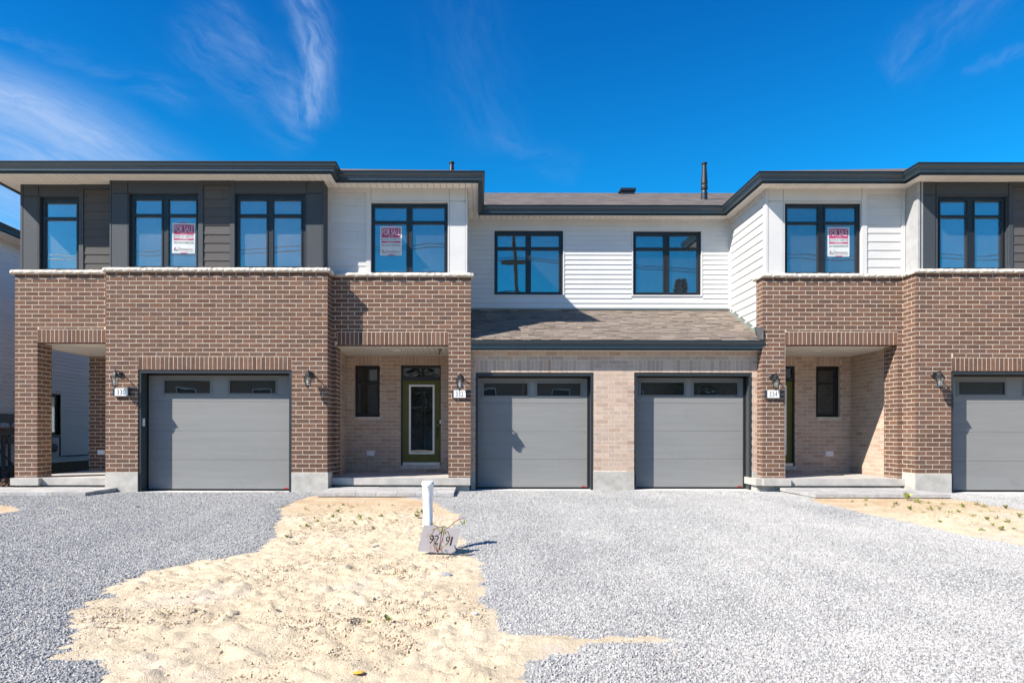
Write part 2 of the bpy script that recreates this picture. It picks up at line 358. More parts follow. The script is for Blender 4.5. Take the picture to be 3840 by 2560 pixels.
    def mesh(s, name, mats, smooth=False):
        me = bpy.data.meshes.new(name); me.from_pydata(s.v, [], s.f)
        for m in (mats if isinstance(mats, (list, tuple)) else [mats]): me.materials.append(m)
        if any(s.mi): me.polygons.foreach_set('material_index', s.mi)
        if smooth: me.polygons.foreach_set('use_smooth', [True] * len(me.polygons))
        me.update(); return me
    def build(s, name, mats, parent=None, inv=None, smooth=False):
        return link(bpy.data.objects.new(name, s.mesh(name, mats, smooth)), parent, inv)
def tag(o, label=None, cat=None, group=None, kind=None):
    for k, v in (('label', label), ('category', cat), ('group', group), ('kind', kind)):
        if v: o[k] = v
    return o
def empty(name, loc, label, cat, group=None):
    o = bpy.data.objects.new(name, None); o.location = loc; o.empty_display_size = 0.2; C.objects.link(o)
    return tag(o, label, cat, group)
def copy_tree(o, parent=None):
    c = o.copy(); C.objects.link(c)
    if parent is not None: c.parent = parent
    for ch in list(o.children): copy_tree(ch, c)
    return c

_txt = {}
def text_mesh(s, x0, x1, z0, z1, y, m, depth=0.0, slant=0.0, thin=0.0):
    """flat letters standing at the given place, facing the street"""
    if (s, thin) not in _txt:
        cu_ = bpy.data.curves.new('t', 'FONT'); cu_.body = s; cu_.resolution_u = 3; cu_.offset = thin
        o = bpy.data.objects.new('t', cu_); C.objects.link(o)
        dg = bpy.context.evaluated_depsgraph_get(); me = bpy.data.meshes.new_from_object(o.evaluated_get(dg))
        vs = np.array([v.co[:2] for v in me.vertices]); fs = [tuple(p.vertices) for p in me.polygons]
        bpy.data.objects.remove(o); bpy.data.curves.remove(cu_); bpy.data.meshes.remove(me)
        vs -= vs.min(0); vs /= vs.max(0); _txt[(s, thin)] = (vs, fs)
    vs, fs = _txt[(s, thin)]
    me = bpy.data.meshes.new('lettering')
    me.from_pydata([(x0 + (x1 - x0) * a + slant * b * (z1 - z0), y, z0 + (z1 - z0) * b) for a, b in vs], [], fs)
    me.materials.append(m); return me

# ---------------------------------------------------------------- houses
P1, P2, P3, P4, PL = 13.07, 13.46, 13.72, 15.5, 13.27
P1U, P2U, PLU = 13.18, 13.56, 13.40
PB = 15.45
ZL0 = CH + 1.905
COURSE, MOD, JT = 0.0889, 0.2667, 0.0118
CAPB = Z(1020, P1, 800); ZS = CH + 5.07; ZG = CH + 5.21
SIN, COS = math.sin, math.cos

class House:
    def __init__(s, name, loc, label):
        s.root = empty(name, loc, label, 'house'); s.inv = Matrix.Translation(loc).inverted(); s.bricks = []; s.name = name
    def part(s, name, b, mats, parent=None, label=None, smooth=False, kind=None):
        o = b.build(name, mats, parent if parent else s.root, None if parent else s.inv, smooth)
        return tag(o, label, kind=kind)
    def piece(s, name, m, W, u0, u1, z0, z1, d0, d1, parent=None, kind='box'):
        o = bpy.data.objects.new(name, unit(kind, m)); link(o, parent if parent else s.root, None if parent else s.inv)
        o.matrix_basis = mat4(W, u0, u1, z0, z1, d0, d1) if parent else mat4(W, u0, u1, z0, z1, d0, d1)
        return o
    def brick_wall(s, W, u0, u1, z0, z1, holes=(), soldiers=(), bm=brown, mm=mortar, zref=None, score=1.0, uref=None, e0=0.004, e1=0.004, thick=0.09):
        """mortar slab + running-bond bricks; holes and soldiers are (u0,u1,z0,z1)"""
        wall = s.part('brick_wall', B().plate(W, u0 + (thick + 0.0005 if e0 == 0 else 0), u1, z0, z1, holes, 0.0, thick), mm)
        zr = z1 if zref is None else zref; ur = u0 if uref is None else uref
        excl = list(holes) + list(soldiers)
        k0 = math.floor((z0 - zr) / COURSE) - 1; k1 = math.ceil((z1 - zr) / COURSE) + 1
        out = []
        for k in range(k0, k1):
            a, b = zr + k * COURSE, zr + (k + 1) * COURSE
            a2, b2 = max(a, z0), min(b, z1)
            if b2 - a2 < 0.03: continue
            brk = sorted({u0, u1} | {min(max(h[i], u0), u1) for h in excl for i in (0, 1) if h[2] < b2 - 1e-4 and h[3] > a2 + 1e-4})
            segs = []
            for i in range(len(brk) - 1):
                uc = (brk[i] + brk[i + 1]) / 2; lo, hi = a2, b2
                for h in excl:
                    if h[0] < uc < h[1]:
                        if h[2] <= lo < h[3]: lo = min(h[3], hi)
                        if h[2] < hi <= h[3]: hi = max(h[2], lo)
                if hi - lo > 0.022:
                    if segs and abs(segs[-1][1] - brk[i]) < 1e-6 and segs[-1][2:] == [lo, hi]: segs[-1][1] = brk[i + 1]
                    else: segs.append([brk[i], brk[i + 1], lo, hi])
            off = 0.0 if k % 2 == 0 else MOD / 2
            for sg in segs:
                n0 = math.floor((sg[0] - ur - off) / MOD)
                q = ur + off + n0 * MOD
                while q < sg[1]:
                    c0, c1 = max(q, sg[0]), min(q + MOD, sg[1])
                    if c1 - c0 > 0.035:
                        l_ = c0 - (e0 if c0 <= u0 + 1e-5 else (0 if c0 == sg[0] else -JT / 2))
                        r_ = c1 + (e1 if c1 >= u1 - 1e-5 else (0 if c1 == sg[1] else -JT / 2))
                        out.append((l_, r_, sg[2] + JT / 2, sg[3] - JT / 2))
                    q += MOD
        for sd in soldiers:
            n = max(1, round((sd[1] - sd[0]) / COURSE)); st = (sd[1] - sd[0]) / n
            for i in range(n):
                out.append((sd[0] + i * st + JT / 2, sd[0] + (i + 1) * st - JT / 2, sd[2] + 0.002, sd[3] - JT / 2))
        for (a, b, c, d) in out:
            cp = W.p((a + b) / 2, (c + d) / 2); px, py = proj(*cp)
            sz = (b - a) * (d - c) / (cp.y ** 2) * score * (1 if 5 < px < 3830 else 0.01)
            j = rng.normal(0, 0.0012)
            s.bricks.append((sz * rng.uniform(0.97, 1.0), W, a, b, c + rng.normal(0, 0.0007), d + rng.normal(0, 0.0007), -0.0014 - abs(j) * 0.6, 0.02, bm, wall))
        return wall
    def finish(s):
        s.bricks.sort(key=lambda q: -q[0])
        for q in s.bricks[:290]: s.piece('brick', q[8], q[1], q[2], q[3], q[4], q[5], q[6], q[7], parent=q[9])
        rest_ = s.bricks[290:]
        if rest_:
            b = B()
            for q in rest_: b.wbox(q[1], q[2], q[3], q[4], q[5], q[6], q[7], 0 if q[8] is brown else 1)
            s.part('brickwork', b, [brown, beige], kind='stuff')
    def window(s, x0, x1, y0, y1, Y, cols, rows, rec=0.05, casing=None, sign=None, room=True, gm=None, dark=False, depth=1.3, fm=None):
        """all in photo pixels measured on the wall plane Y (outside) and on the glass plane"""
        fm = fm or winf; gm = gm or glassm
        Yf = Y + rec; W = FW(Yf); pm = (x0 + x1) / 2
        u0, u1, z0, z1 = X(x0, Y, y0), X(x1, Y, y0), Z(y1, Y, pm), Z(y0, Y, pm)
        gl = [(X(a, Yf + 0.03, y0), X(b, Yf + 0.03, y0), Z(d, Yf + 0.03, pm), Z(c, Yf + 0.03, pm)) for a, b in cols for c, d in rows]
        fr = s.part('window', B().plate(W, u0 - 0.004, u1 + 0.004, z0 - 0.004, z1 + 0.004, gl, 0.0, 0.07), fm)
        for a, b in cols:                      # a casement sash round each column of panes
            ga, gb = X(a, Yf + 0.03, y0), X(b, Yf + 0.03, y0)
            zt, zb = Z(rows[0][0], Yf + 0.03, pm), Z(rows[-1][1], Yf + 0.03, pm)
            hs_ = [(ga, gb, Z(d, Yf + 0.03, pm), Z(c, Yf + 0.03, pm)) for c, d in rows]
            s.part('sash', B().plate(W, ga - 0.028, gb + 0.028, zb - 0.028, zt + 0.028, hs_, -0.012, -0.0015), fm, parent=fr)
        for h in gl:
            s.part('pane', B().wbox(W, h[0] - 0.008, h[1] + 0.008, h[2] - 0.008, h[3] + 0.008, 0.030, 0.036), gm, parent=fr)
        if casing:
            cm, cw = casing
            s.part('casing', B().plate(FW(Y), u0 - cw, u1 + cw, z0 - cw, z1 + cw, [(u0, u1, z0, z1)], -0.022, 0.01), cm, parent=fr)
        if room:
            b = B(); k = 0.12
            b.box(u0 - k, u1 + k, Yf + depth, Yf + depth + 0.05, z0 - k, z1 + k)
            b.box(u0 - k - .05, u0 - k, Yf + 0.07, Yf + depth, z0 - k, z1 + k); b.box(u1 + k, u1 + k + .05, Yf + 0.07, Yf + depth, z0 - k, z1 + k)
            b.box(u0 - k, u1 + k, Yf + 0.07, Yf + depth, z1 + k, z1 + k + .05); b.box(u0 - k, u1 + k, Yf + 0.07, Yf + depth, z0 - k - .05, z0 - k)
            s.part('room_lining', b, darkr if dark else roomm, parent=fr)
        return (u0, u1, z0, z1), fr

def soffit_strips(h, x0, x1, y0, y1, z=None, parent=None):
    z = ZS if z is None else z
    so = h.part('soffit', B().box(x0, x1, y0, y1, z + 0.012, z + 0.03), soffgap)
    n = max(1, round(abs(x1 - x0) / 0.128)); st = (x1 - x0) / n
    for i in range(n):
        a = x0 + i * st
        o = bpy.data.objects.new('soffit_panel', unit('box', soff)); link(o, so)
        o.matrix_basis = Matrix.Translation((a + st / 2, (y0 + y1) / 2, z + 0.007)) @ Matrix.Diagonal((st - 0.009, y1 - y0, 0.010, 1))
    return so

GPROF = [(0.0, -0.185), (0.018, -0.185), (0.018, -0.150), (0.072, -0.150), (0.072, -0.105), (0.086, -0.094), (0.086, -0.080), (0.108, -0.052), (0.115, -0.018), (0.122, -0.010), (0.122, 0.0), (0.108, 0.0), (0.105, -0.012), (0.0, -0.012)]
def sweep(path, sl, prof, z0, cap=True):
    """profile swept along a plan polyline with mitred corners (outside = right of travel); sl = slice of points to keep"""
    P = [Vector((*p, 0)) for p in path]; offs = []
    for i, p in enumerate(P):
        ns = []
        if i > 0: d = (P[i] - P[i - 1]).normalized(); ns.append(Vector((d.y, -d.x, 0)))
        if i < len(P) - 1: d = (P[i + 1] - P[i]).normalized(); ns.append(Vector((d.y, -d.x, 0)))
        if len(ns) == 1: offs.append(ns[0])
        else:
            m = (ns[0] + ns[1]); m.normalize(); offs.append(m / max(0.3, m.dot(ns[0])))
    b = B(); n = len(prof); v = []; f = []
    idx = list(range(*sl))
    for i in idx: v += [P[i] + offs[i] * a + Vector((0, 0, z0 + h)) for a, h in prof]
    for k in range(len(idx) - 1):
        for q in range(n): f.append((k * n + q, k * n + (q + 1) % n, (k + 1) * n + (q + 1) % n, (k + 1) * n + q))
    f += [tuple(range(n)), tuple((len(idx) - 1) * n + q for q in range(n))]
    return b.add(v, f)
XA, XB, XC, XD, XL = -2.86, 0.013, 5.74, 8.615, -9.69
YE1, YE2, YE3 = 12.715, 13.155, 15.10
XMID = 3.15
EAVE = [(XL, 24), (XL, YE1), (XA, YE1), (XA, YE2), (XB, YE2), (XB, YE3), (XMID, YE3), (XC, YE3), (XC, YE2), (XD, YE2), (XD, YE1), (14.2, YE1)]

H330 = House('brick_townhouse', (-6, 14, 0), 'townhouse with brown brick, charcoal upper floor and one garage, at the left behind plate 330')
H332 = House('brick_townhouse', (-0.5, 14, 0), 'townhouse with white upper bay whose olive glass front door is in full view')
H334 = House('brick_townhouse', (6, 14, 0), 'townhouse with white upper bay whose front door is mostly hidden by a pillar')
H336 = House('brick_townhouse', (11, 14, 0), 'charcoal and brown brick townhouse cut off by the right edge of the photo')
for h_ in (H330, H332, H334, H336): h_.root['group'] = 'townhouses in the row'

# gutters and fascias
for h_, sl in ((H330, (0, 4)), (H332, (3, 7)), (H334, (6, 10)), (H336, (9, 12))):
    h_.part('gutter', sweep(EAVE, sl, GPROF, ZG), gutterm)
    h_.part('roof_edge', sweep(EAVE, sl, [(-0.05, 0.0), (0.13, 0.0), (0.13, 0.014), (-0.05, 0.014)], ZG + 0.004), M('drip_edge', (0.012, 0.014, 0.016), rough=0.6))
# roofs as height surfaces above the eaves
PITCH = 0.412
def roof_piece(h, x0, x1):
    ox = 0.125
    xs = np.unique(np.concatenate([np.arange(x0, x1, 0.12), [x1], [q for q in (XA + ox, XB + ox, XC - ox, XD - ox) if x0 < q < x1]]))
    ys = np.unique(np.concatenate([np.arange(12.60, 29.5, 0.12), [13.03, 14.975, 21.1]]))
    Xg, Yg = np.meshgrid(xs, ys, indexing='ij'); big = -9.0
    Ym = np.minimum(Yg, 42.2 - Yg)
    main = np.where(Ym >= 14.96, PITCH * (Ym - 14.975), big)
    def bay(ye, xl, xr):
        v = PITCH * (Ym - ye)
        if xr is not None: v = np.minimum(v, PITCH * (xr - Xg))
        if xl is not None: v = np.minimum(v, PITCH * (Xg - xl))
        return np.where(v >= -0.004, v, big)
    Hh = np.maximum.reduce([main, bay(12.59, None, XA + ox), bay(13.03, None, XB + ox), bay(13.03, XC - ox, None), bay(12.59, XD - ox, None)])
    Hh = np.minimum(Hh, PITCH * (Xg - XL + ox))
    ok = Hh > -0.01; vid = -np.ones(Hh.shape, int); vid[ok] = np.arange(ok.sum())
    v = np.stack([Xg[ok], Yg[ok], ZG + 0.02 + Hh[ok]], 1)
    q = np.stack([vid[:-1, :-1], vid[1:, :-1], vid[1:, 1:], vid[:-1, 1:]], -1).reshape(-1, 4)
    q = q[(q >= 0).all(1)]
    return h.part('roof', B().add(v.tolist(), q.tolist()), rooff)
R330 = roof_piece(H330, XL - 0.125, XA + 0.12); R332 = roof_piece(H332, XA + 0.12, XMID)
R334 = roof_piece(H334, XMID, XD - 0.12); R336 = roof_piece(H336, XD - 0.12, 14.2)
def stack(h, px, ytop, ybase, Y, parent):
    x = X(px, Y, 680); zt, zb = Z(ytop, Y, px), Z(ybase, Y, px)
    r = 0.062; H = zt - zb
    b = B().lathe((x, Y, zb - 0.1), [(r * 1.45, 0), (r * 1.35, 0.12), (r * 1.28, 0.30), (r * 1.02, 0.36), (r, 0.4), (r, H - 0.62), (r * 1.4, H - 0.60), (r * 1.45, H - 0.54), (r * 1.25, H - 0.5), (r * 1.4, H - 0.44), (r * 1.3, H - 0.36), (r * 0.9, H + 0.02), (r * 0.88, H + 0.05), (r * 1.15, H + 0.06), (r * 1.2, H + 0.1), (r * .8, H + .1)], 20)
    o = b.build('vent_pipe', blackm, parent, smooth=False); o['label'] = 'black metal flue pipe with tapered cap'
    return o
stack(H332, 1694, 609, 760, 17.3, R332); stack(H334, 2641, 611.5, 752, 17.3, R334)
b = B(); xv, yv = X(2350, 20.5, 720), 20.5; zv = Z(727, 20.5, 2350)
b.box(xv - 0.2, xv + 0.2, yv - .2, yv + .2, zv - 0.15, zv + 0.04); b.box(xv - 0.24, xv + 0.24, yv - .24, yv + .24, zv + 0.03, zv + 0.10); b.box(xv - 0.18, xv + 0.18, yv - .18, yv + .18, zv + 0.10, zv + 0.125)
b.build('roof_vent', blackm, R334)

# soffits
UXA, UXB, UXC, UXD, UXL = X(1211, P1U, 900), X(1752, P2U, 900), X(2874, P2U, 900), X(3447.6, P1U, 900), X(78.8, PLU, 900)
soffit_strips(H330, XL, X(413, P1U, 700), YE1, PLU + 0.1); soffit_strips(H330, X(413, P1U, 700), UXA, YE1, P1U + 0.1)
soffit_strips(H330, UXA, XA, YE1, P2U + 0.1)
soffit_strips(H330, XL, UXL + 0.05, PLU + 0.1, 24)
soffit_strips(H332, XA, XB, YE2, P2U + 0.1); soffit_strips(H332, UXB, XB, P2U + 0.1, YE3)
soffit_strips(H332, UXB, XMID, YE3, P4 + 0.1)
soffit_strips(H334, XMID, UXC, YE3, P4 + 0.1); soffit_strips(H334, XC, UXC, P2U + 0.1, YE3)
soffit_strips(H334, XC, XD, YE2, P2U + 0.1); soffit_strips(H336, XD, UXD, YE1, P2U + 0.1); soffit_strips(H336, UXD, 14.2, YE1, P1U + 0.1)

# ------- stone cap courses
def cap(h, W, u0, u1, proud=0.07, e0=True, e1=True, th=0.082, z=None, back=0.16):
    z = CAPB if z is None else z
    if abs(u1 - u0) < 0.7: n = 1
    else: n = max(2, round((u1 - u0) / 0.82))
    cuts = [u0 + (u1 - u0) * (i + (0 if i in (0, n) else rng.uniform(-.12, .12))) / n for i in range(n + 1)]
    for i in range(n):
        h.piece('cap_stone', capm, W, cuts[i] + 0.003, cuts[i + 1] - 0.003, z, z + th, -proud, back, kind='rough')
XP1R = X(1227.6, P1); XP1L = X(397, P1); XPLL = X(56, PL)
XP2L, XP2R = X(2860, P2), 8.77
cap(H330, FW(PL), XPLL - 0.09, XP1L - 0.06); cap(H330, FW(P1), XP1L - 0.06, XP1R + 0.055)
cap(H330, RW(XP1R), P1 + 0.165, P2 - 0.058)
cap(H332, FW(P2), XP1R + 0.058, X(1765, P2) + 0.055)
cap(H334, FW(P2), XP2L - 0.055, XP2R - 0.058); cap(H334, LW(XP2L), P2 + 0.165, P2 + 0.4)
cap(H336, LW(XP2R), P1 + 0.165, P2 + 0.1); cap(H336, FW(P1), XP2R - 0.055, 14.0)

# ------- charcoal upper walls
def upper(h, Y, px0, px1, wins, backing, ztop=ZS, zbot=CAPB + 0.03):
    W = FW(Y); holes = [(X(a, Y, c), X(b_, Y, c), Z(d, Y, (a + b_) / 2), Z(c, Y, (a + b_) / 2)) for a, b_, c, d in wins]
    h.part('upper_wall', B().plate(W, X(px0, Y, 900), X(px1, Y, 900), zbot, ztop + 0.02, holes, 0.0, 0.12), backing)
    return W
def rp(h, name, m, Y, x0, x1, y0, y1, pr=0.016, kind='box', gap=0.0):
    """cladding piece given by its photo rectangle on plane Y"""
    pm = (x0 + x1) / 2
    zt = ZS + 0.01 if y0 is None else Z(y0, Y, pm); zb = CAPB + 0.075 if y1 is None else Z(y1, Y, pm)
    return h.piece(name, m, FW(Y), X(x0, Y, 900) + gap, X(x1, Y, 900) - gap, zb + gap, zt - gap, -pr, 0.003, kind=kind)
def planks(h, m, Y, x0, x1, lines, top, butt=None):
    ys = [top] + list(lines) + [None]
    for i in range(len(ys) - 1):
        segs = [(x0, x1)]
        if butt and i in butt: segs = [(x0, butt[i]), (butt[i], x1)]
        for a, b_ in segs: rp(h, 'plank', m, Y, a + (0.4 if a != x0 else 0), b_, ys[i], ys[i + 1], pr=0.013, kind='wedge', gap=0.0008)
def zx(v, o, s_): return [o + q / s_ for q in v]
# 330: bay over the porch
upper(H330, PLU, 78.8, 414, [(149.5, 298, 739, 1013.5)], panel)
rp(H330, 'panel', panel, PLU, 78.8, 87.4, None, None, 0.022); rp(H330, 'panel', panel, PLU, 88.5, 145.5, None, 736.5, gap=.002); rp(H330, 'panel', panel, PLU, 88.5, 144, 739.5, None, gap=.002)
rp(H330, 'panel', panel, PLU, 147.5, 300, None, 737, gap=.002); rp(H330, 'trim_board', panel, PLU, 145.5, 149.5, 738, None, 0.02)
rp(H330, 'trim_board', panel, PLU, 298, 314.8, 709, None, 0.026); rp(H330, 'trim_board', panel, PLU, 300, 413, None, 710, 0.026)
planks(H330, plankd, PLU, 315.5, 412, zx([352, 430, 508, 583, 658, 735, 815, 890, 968], 580, 2.376), 711)
H330.window(149.5, 298, 739, 1013.5, PLU, [(174.7, 291.7)], [(764, 816.6), (827, 1009.3)])
# 330: bay over the garage
upper(H330, P1U, 413, 1211, [(484, 745, 727, 1004.5), (881, 1147, 727, 1004.5)], panel)
rp(H330, 'panel', panel, P1U, 413, 418.8, None, None, 0.022)
for a, b_ in ((419.5, 479.3), (1151, 1207)):
    rp(H330, 'panel', panel, P1U, a, b_, None, 725.5, gap=.002); rp(H330, 'panel', panel, P1U, a, b_, 728, None, gap=.002)
rp(H330, 'panel', panel, P1U, 482, 747, None, 725.5, gap=.002); rp(H330, 'panel', panel, P1U, 880.5, 1148.5, None, 725.5, gap=.002)
rp(H330, 'panel', panel, P1U, 1207.3, 1211, None, None, 0.022)
for a in (480.5, 1147.6): rp(H330, 'trim_board', panel, P1U, a, a + 3, 727, None, 0.02)
rp(H330, 'trim_board', panel, P1U, 745, 762.5, 695, None, 0.026); rp(H330, 'trim_board', panel, P1U, 863.6, 881, 695, None, 0.026); rp(H330, 'trim_board', panel, P1U, 747.5, 880, None, 695, 0.026)
planks(H330, plankd, P1U, 763, 863.2, zx([318, 397, 475, 553, 632, 712, 788, 868, 945], 580, 2.376), 696, butt={1: 830})
H330.window(484, 745, 727, 1004.5, P1U, [(508, 609.5), (635.5, 738.6)], [(751.5, 805), (814.5, 1000)])
H330.window(881, 1147, 727, 1004.5, P1U, [(899.8, 1002), (1027.5, 1130.9)], [(753, 805.5), (816.5, 1001)])
W = RW(UXA); H330.part('upper_wall', B().plate(W, P1U, P2U + 0.05, CAPB + 0.03, ZS + 0.02, [], 0.0, 0.1), panel)
zj = Z(725.5, P1U, 1200)
H330.piece('panel', panel, W, P1U - 0.016, P2U - 0.03, CAPB + 0.075, zj - 0.003, -0.016, 0.003); H330.piece('panel', panel, W, P1U - 0.016, P2U - 0.03, zj + 0.003, ZS + 0.01, -0.016, 0.003)
# 332: white bay
upper(H332, P2U, 1222, 1752, [(1391.5, 1679.5, 760.5, 1026)], white)
rp(H332, 'trim_board', white, P2U, 1228, 1243, None, None, 0.026); rp(H332, 'trim_board', white, P2U, 1243, 1391, None, 723.5, 0.026)
rp(H332, 'trim_board', white, P2U, 1374, 1391, 723.5, None, 0.026)
planks(H332, plankw, P2U, 1243.4, 1373.6, zx([387, 455, 532, 605, 682, 757, 832, 907, 982], 580, 2.352), 724, butt={1: 1333, 5: 1341})
rp(H332, 'panel', white, P2U, 1391.5, 1684, None, 754, gap=.002); rp(H332, 'panel', white, P2U, 1686, 1745, None, 755, gap=.002); rp(H332, 'panel', white, P2U, 1686, 1745, 757, None, gap=.002)
rp(H332, 'trim_board', white, P2U, 1745.5, 1752, None, None, 0.024); rp(H332, 'trim_board', white, P2U, 1680, 1684.5, 756, None, 0.02); rp(H332, 'trim_board', white, P2U, 1391.5, 1684.5, 755, 759.5, 0.02)
H332.window(1391.5, 1679.5, 760.5, 1026, P2U, [(1406, 1525), (1547.5, 1666.6)], [(780, 831), (841, 1021)], gm=glassb)
H332.part('upper_wall', B().plate(RW(UXB), P2U, P4 + 0.1, CH + 1.6, ZS + 0.02, [], 0.0, 0.1), white)
# 334: white bay
upper(H334, P2U, 2874, 3396, [(2942, 3229.5, 762, 1027.5)], white)
rp(H334, 'trim_board', white, P2U, 2874, 2878.5, None, None, 0.024)
rp(H334, 'panel', white, P2U, 2879.5, 2935, None, 755, gap=.002); rp(H334, 'panel', white, P2U, 2879.5, 2935, 757, None, gap=.002); rp(H334, 'panel', white, P2U, 2936.5, 3230, None, 755, gap=.002)
rp(H334, 'trim_board', white, P2U, 2936.5, 2941.5, 757, None, 0.02); rp(H334, 'trim_board', white, P2U, 2936.5, 3230, 757, 761.5, 0.02)
rp(H334, 'trim_board', white, P2U, 3230, 3249, 730, None, 0.026); rp(H334, 'trim_board', white, P2U, 3230.5, 3396, None, 730, 0.026); rp(H334, 'trim_board', white, P2U, 3378, 3392, 730, None, 0.026)
planks(H334, plankw, P2U, 3249.5, 3377.6, zx([325, 388, 450, 515, 577, 640, 702, 765, 827], 580, 1.96), 731)
H334.window(2942, 3229.5, 762, 1027.5, P2U, [(2949, 3065), (3091.5, 3208)], [(780.5, 833.6), (842, 1023)], gm=glassb)
W = LW(UXC); H334.part('side_wall', B().plate(W, P2U, P4 + 0.1, CH + 1.6, ZS + 0.02, [], 0.0, 0.1), white)
zt = ZS - 0.12; z = zt
H334.piece('trim_board', white, W, P2U - 0.02, P4, zt, ZS + 0.01, -0.02, 0.003); H334.piece('trim_board', white, W, P2U - 0.024, P2U + 0.11, CAPB + 0.075, zt, -0.024, 0.003); H334.piece('trim_board', white, W, P4 - 0.1, P4, CH + 2.8, zt, -0.02, 0.003)
while z > CH + 2.0:
    H334.piece('plank', plankw, W, P2U + 0.11 if z - 0.17 > CAPB else P2U + 0.02, P4 - 0.1, z - 0.1765, z - 0.0008, -0.022, 0.003, kind='wedge'); z -= 0.1775
# 336: charcoal bay
upper(H336, P1U, 3447.6, 4262, [(3516.5, 3777, 737, 1012.5), (3915, 4180, 737, 1012.5)], panel)
rp(H336, 'panel', panel, P1U, 3447.6, 3452, None, None, 0.022); rp(H336, 'panel', panel, P1U, 3453, 3506, None, 730.5, gap=.002); rp(H336, 'panel', panel, P1U, 3453, 3506, 733, None, gap=.002)
rp(H336, 'panel', panel, P1U, 3509, 3779, None, 731, gap=.002); rp(H336, 'trim_board', panel, P1U, 3509.5, 3514, 733, None, 0.02)
rp(H336, 'trim_board', panel, P1U, 3780, 3796, 700, None, 0.026); rp(H336, 'trim_board', panel, P1U, 3780.5, 3914, None, 700, 0.026); rp(H336, 'trim_board', panel, P1U, 3897, 3914, 700, None, 0.026)
planks(H336, plankd, P1U, 3797, 3896, zx([400 - 210, 450 - 190, 400 - 0, 465, 530, 595, 660, 722, 785], 580, 1.96)[2:], 752.5); rp(H336, 'plank', plankd, P1U, 3797, 3896, 701, 717, .013, 'wedge', .0008); rp(H336, 'plank', plankd, P1U, 3797, 3896, 717.5, 751.5, .013, 'wedge', .0008)
rp(H336, 'panel', panel, P1U, 3915, 4262, None, 731, gap=.002); rp(H336, 'panel', panel, P1U, 4184, 4262, 733, None, gap=.002)
H336.window(3516.5, 3777, 737, 1012.5, P1U, [(3521.5, 3622), (3650, 3750.7)], [(757, 809.6), (818.8, 1006)], gm=glassb)
H336.window(3915, 4180, 737, 1012.5, P1U, [(3925, 4025), (4052, 4153)], [(757, 809.6), (818.8, 1006)], gm=glassb)
W = LW(UXD); H336.part('upper_wall', B().plate(W, P1U, P2U + 0.05, CAPB + 0.03, ZS + 0.02, [], 0.0, 0.1), M('grey_side_panel', (0.12, 0.12, 0.12), rough=0.6))
zj = Z(732, P1U, 3450)
H336.piece('panel', panel, W, P1U - 0.016, P2U - 0.03, CAPB + 0.075, zj - 0.003, -0.016, 0.003); H336.piece('panel', panel, W, P1U - 0.016, P2U - 0.03, zj + 0.003, ZS + 0.01, -0.016, 0.003)

# ------- vinyl wall in the middle
zlow = Z(1160, P4, 2250)
wl, wr = (1853.5, 2111.5, 865.5, 1105.5), (2373.5, 2629, 868, 1106.5)
for h_, a, b_, wn in ((H332, UXB + 0.0, XMID, wl), (H334, XMID, UXC, wr)):
    ho = (X(wn[0], P4, 980), X(wn[1], P4, 980), Z(wn[3], P4, (wn[0] + wn[1]) / 2), Z(wn[2], P4, (wn[0] + wn[1]) / 2))
    h_.part('upper_wall', B().plate(FW(P4), a, b_, zlow - 0.3, ZS + 0.02, [ho], 0.0, 0.12), vinyl)
    z = ZS - 0.045; h_.piece('trim_board', vinyl, FW(P4), a, b_, z, ZS + 0.005, -0.02, 0.003)
    while z > zlow - 0.05:
        z0 = z - 0.1143
        cc = [(a, b_)]
        if z0 + 0.02 < ho[3] + 0.03 and z > ho[2] - 0.05: cc = [(a, ho[0] - 0.035), (ho[1] + 0.035, b_)]
        for p_, q_ in cc: h_.piece('plank', vinyl, FW(P4), p_, q_, z0 + 0.0005, z, -0.018, 0.003, kind='wedge')
        z = z0
H332.window(*wl[:2], *wl[2:], P4, [(1866, 1970.6), (1991, 2095.7)], [(884, 928), (938.8, 1096)], rec=0.03, casing=(vinyl, 0.03), gm=glassc)
H334.window(*wr[:2], *wr[2:], P4, [(2383.6, 2487), (2508.7, 2613)], [(885.4, 930), (939.7, 1098)], rec=0.03, casing=(vinyl, 0.03), gm=glassc)
H334.piece('trim_board', vinyl, FW(P4), UXC - 0.045, UXC, zlow - 0.1, ZS, -0.03, 0.003)

# ------- brown brick, street faces
ZB1 = Z(1771, P1, 800); ZB2 = Z(1790.5, P2, 1700); ZR = CAPB
def opening(Y, x0, x1, y0, zb=-0.3): return (X(x0, Y), X(x1, Y), zb, Z(y0, Y, (x0 + x1) / 2))
def soldier(Y, x0, x1, zt, hgt=0.2635): return (X(x0, Y), X(x1, Y), zt, zt + hgt)
g330 = opening(P1, 518, 1094, 1385.5); so = soldier(P1, 518, 1094, g330[3])
H330.brick_wall(FW(P1), XP1L, XP1R, ZB1, CAPB, [g330], [so], zref=ZR, uref=XP1L + 0.07)
op = opening(PL, 140.6, 396, 1283.5); so = soldier(PL, 140.6, 396, op[3])
H330.brick_wall(FW(PL), XPLL, XP1L - 0.002, ZB2, CAPB, [op], [so], zref=ZR, uref=XPLL + 0.08)
XPI = X(140.6, PL)
H330.brick_wall(RW(XPI), PL + 0.0, PL + 0.44, ZB2, op[3] - 0.002, zref=ZR, e0=0, score=0.5)
H330.brick_wall(RW(XP1R), P1, P2 + 0.01, ZB1, CAPB, zref=ZR, e0=0, score=0.25)
H330.brick_wall(FW(15.75), XPLL + 0.05, XP1L - 0.05, ZB2, op[3] + 0.3, zref=ZR, score=0.9)
H330.brick_wall(LW(XPLL), PL, 24, ZB2, CAPB, [(PL + 0.44, 15.8, -0.3, op[3])], zref=ZR, e0=0, score=0.0)
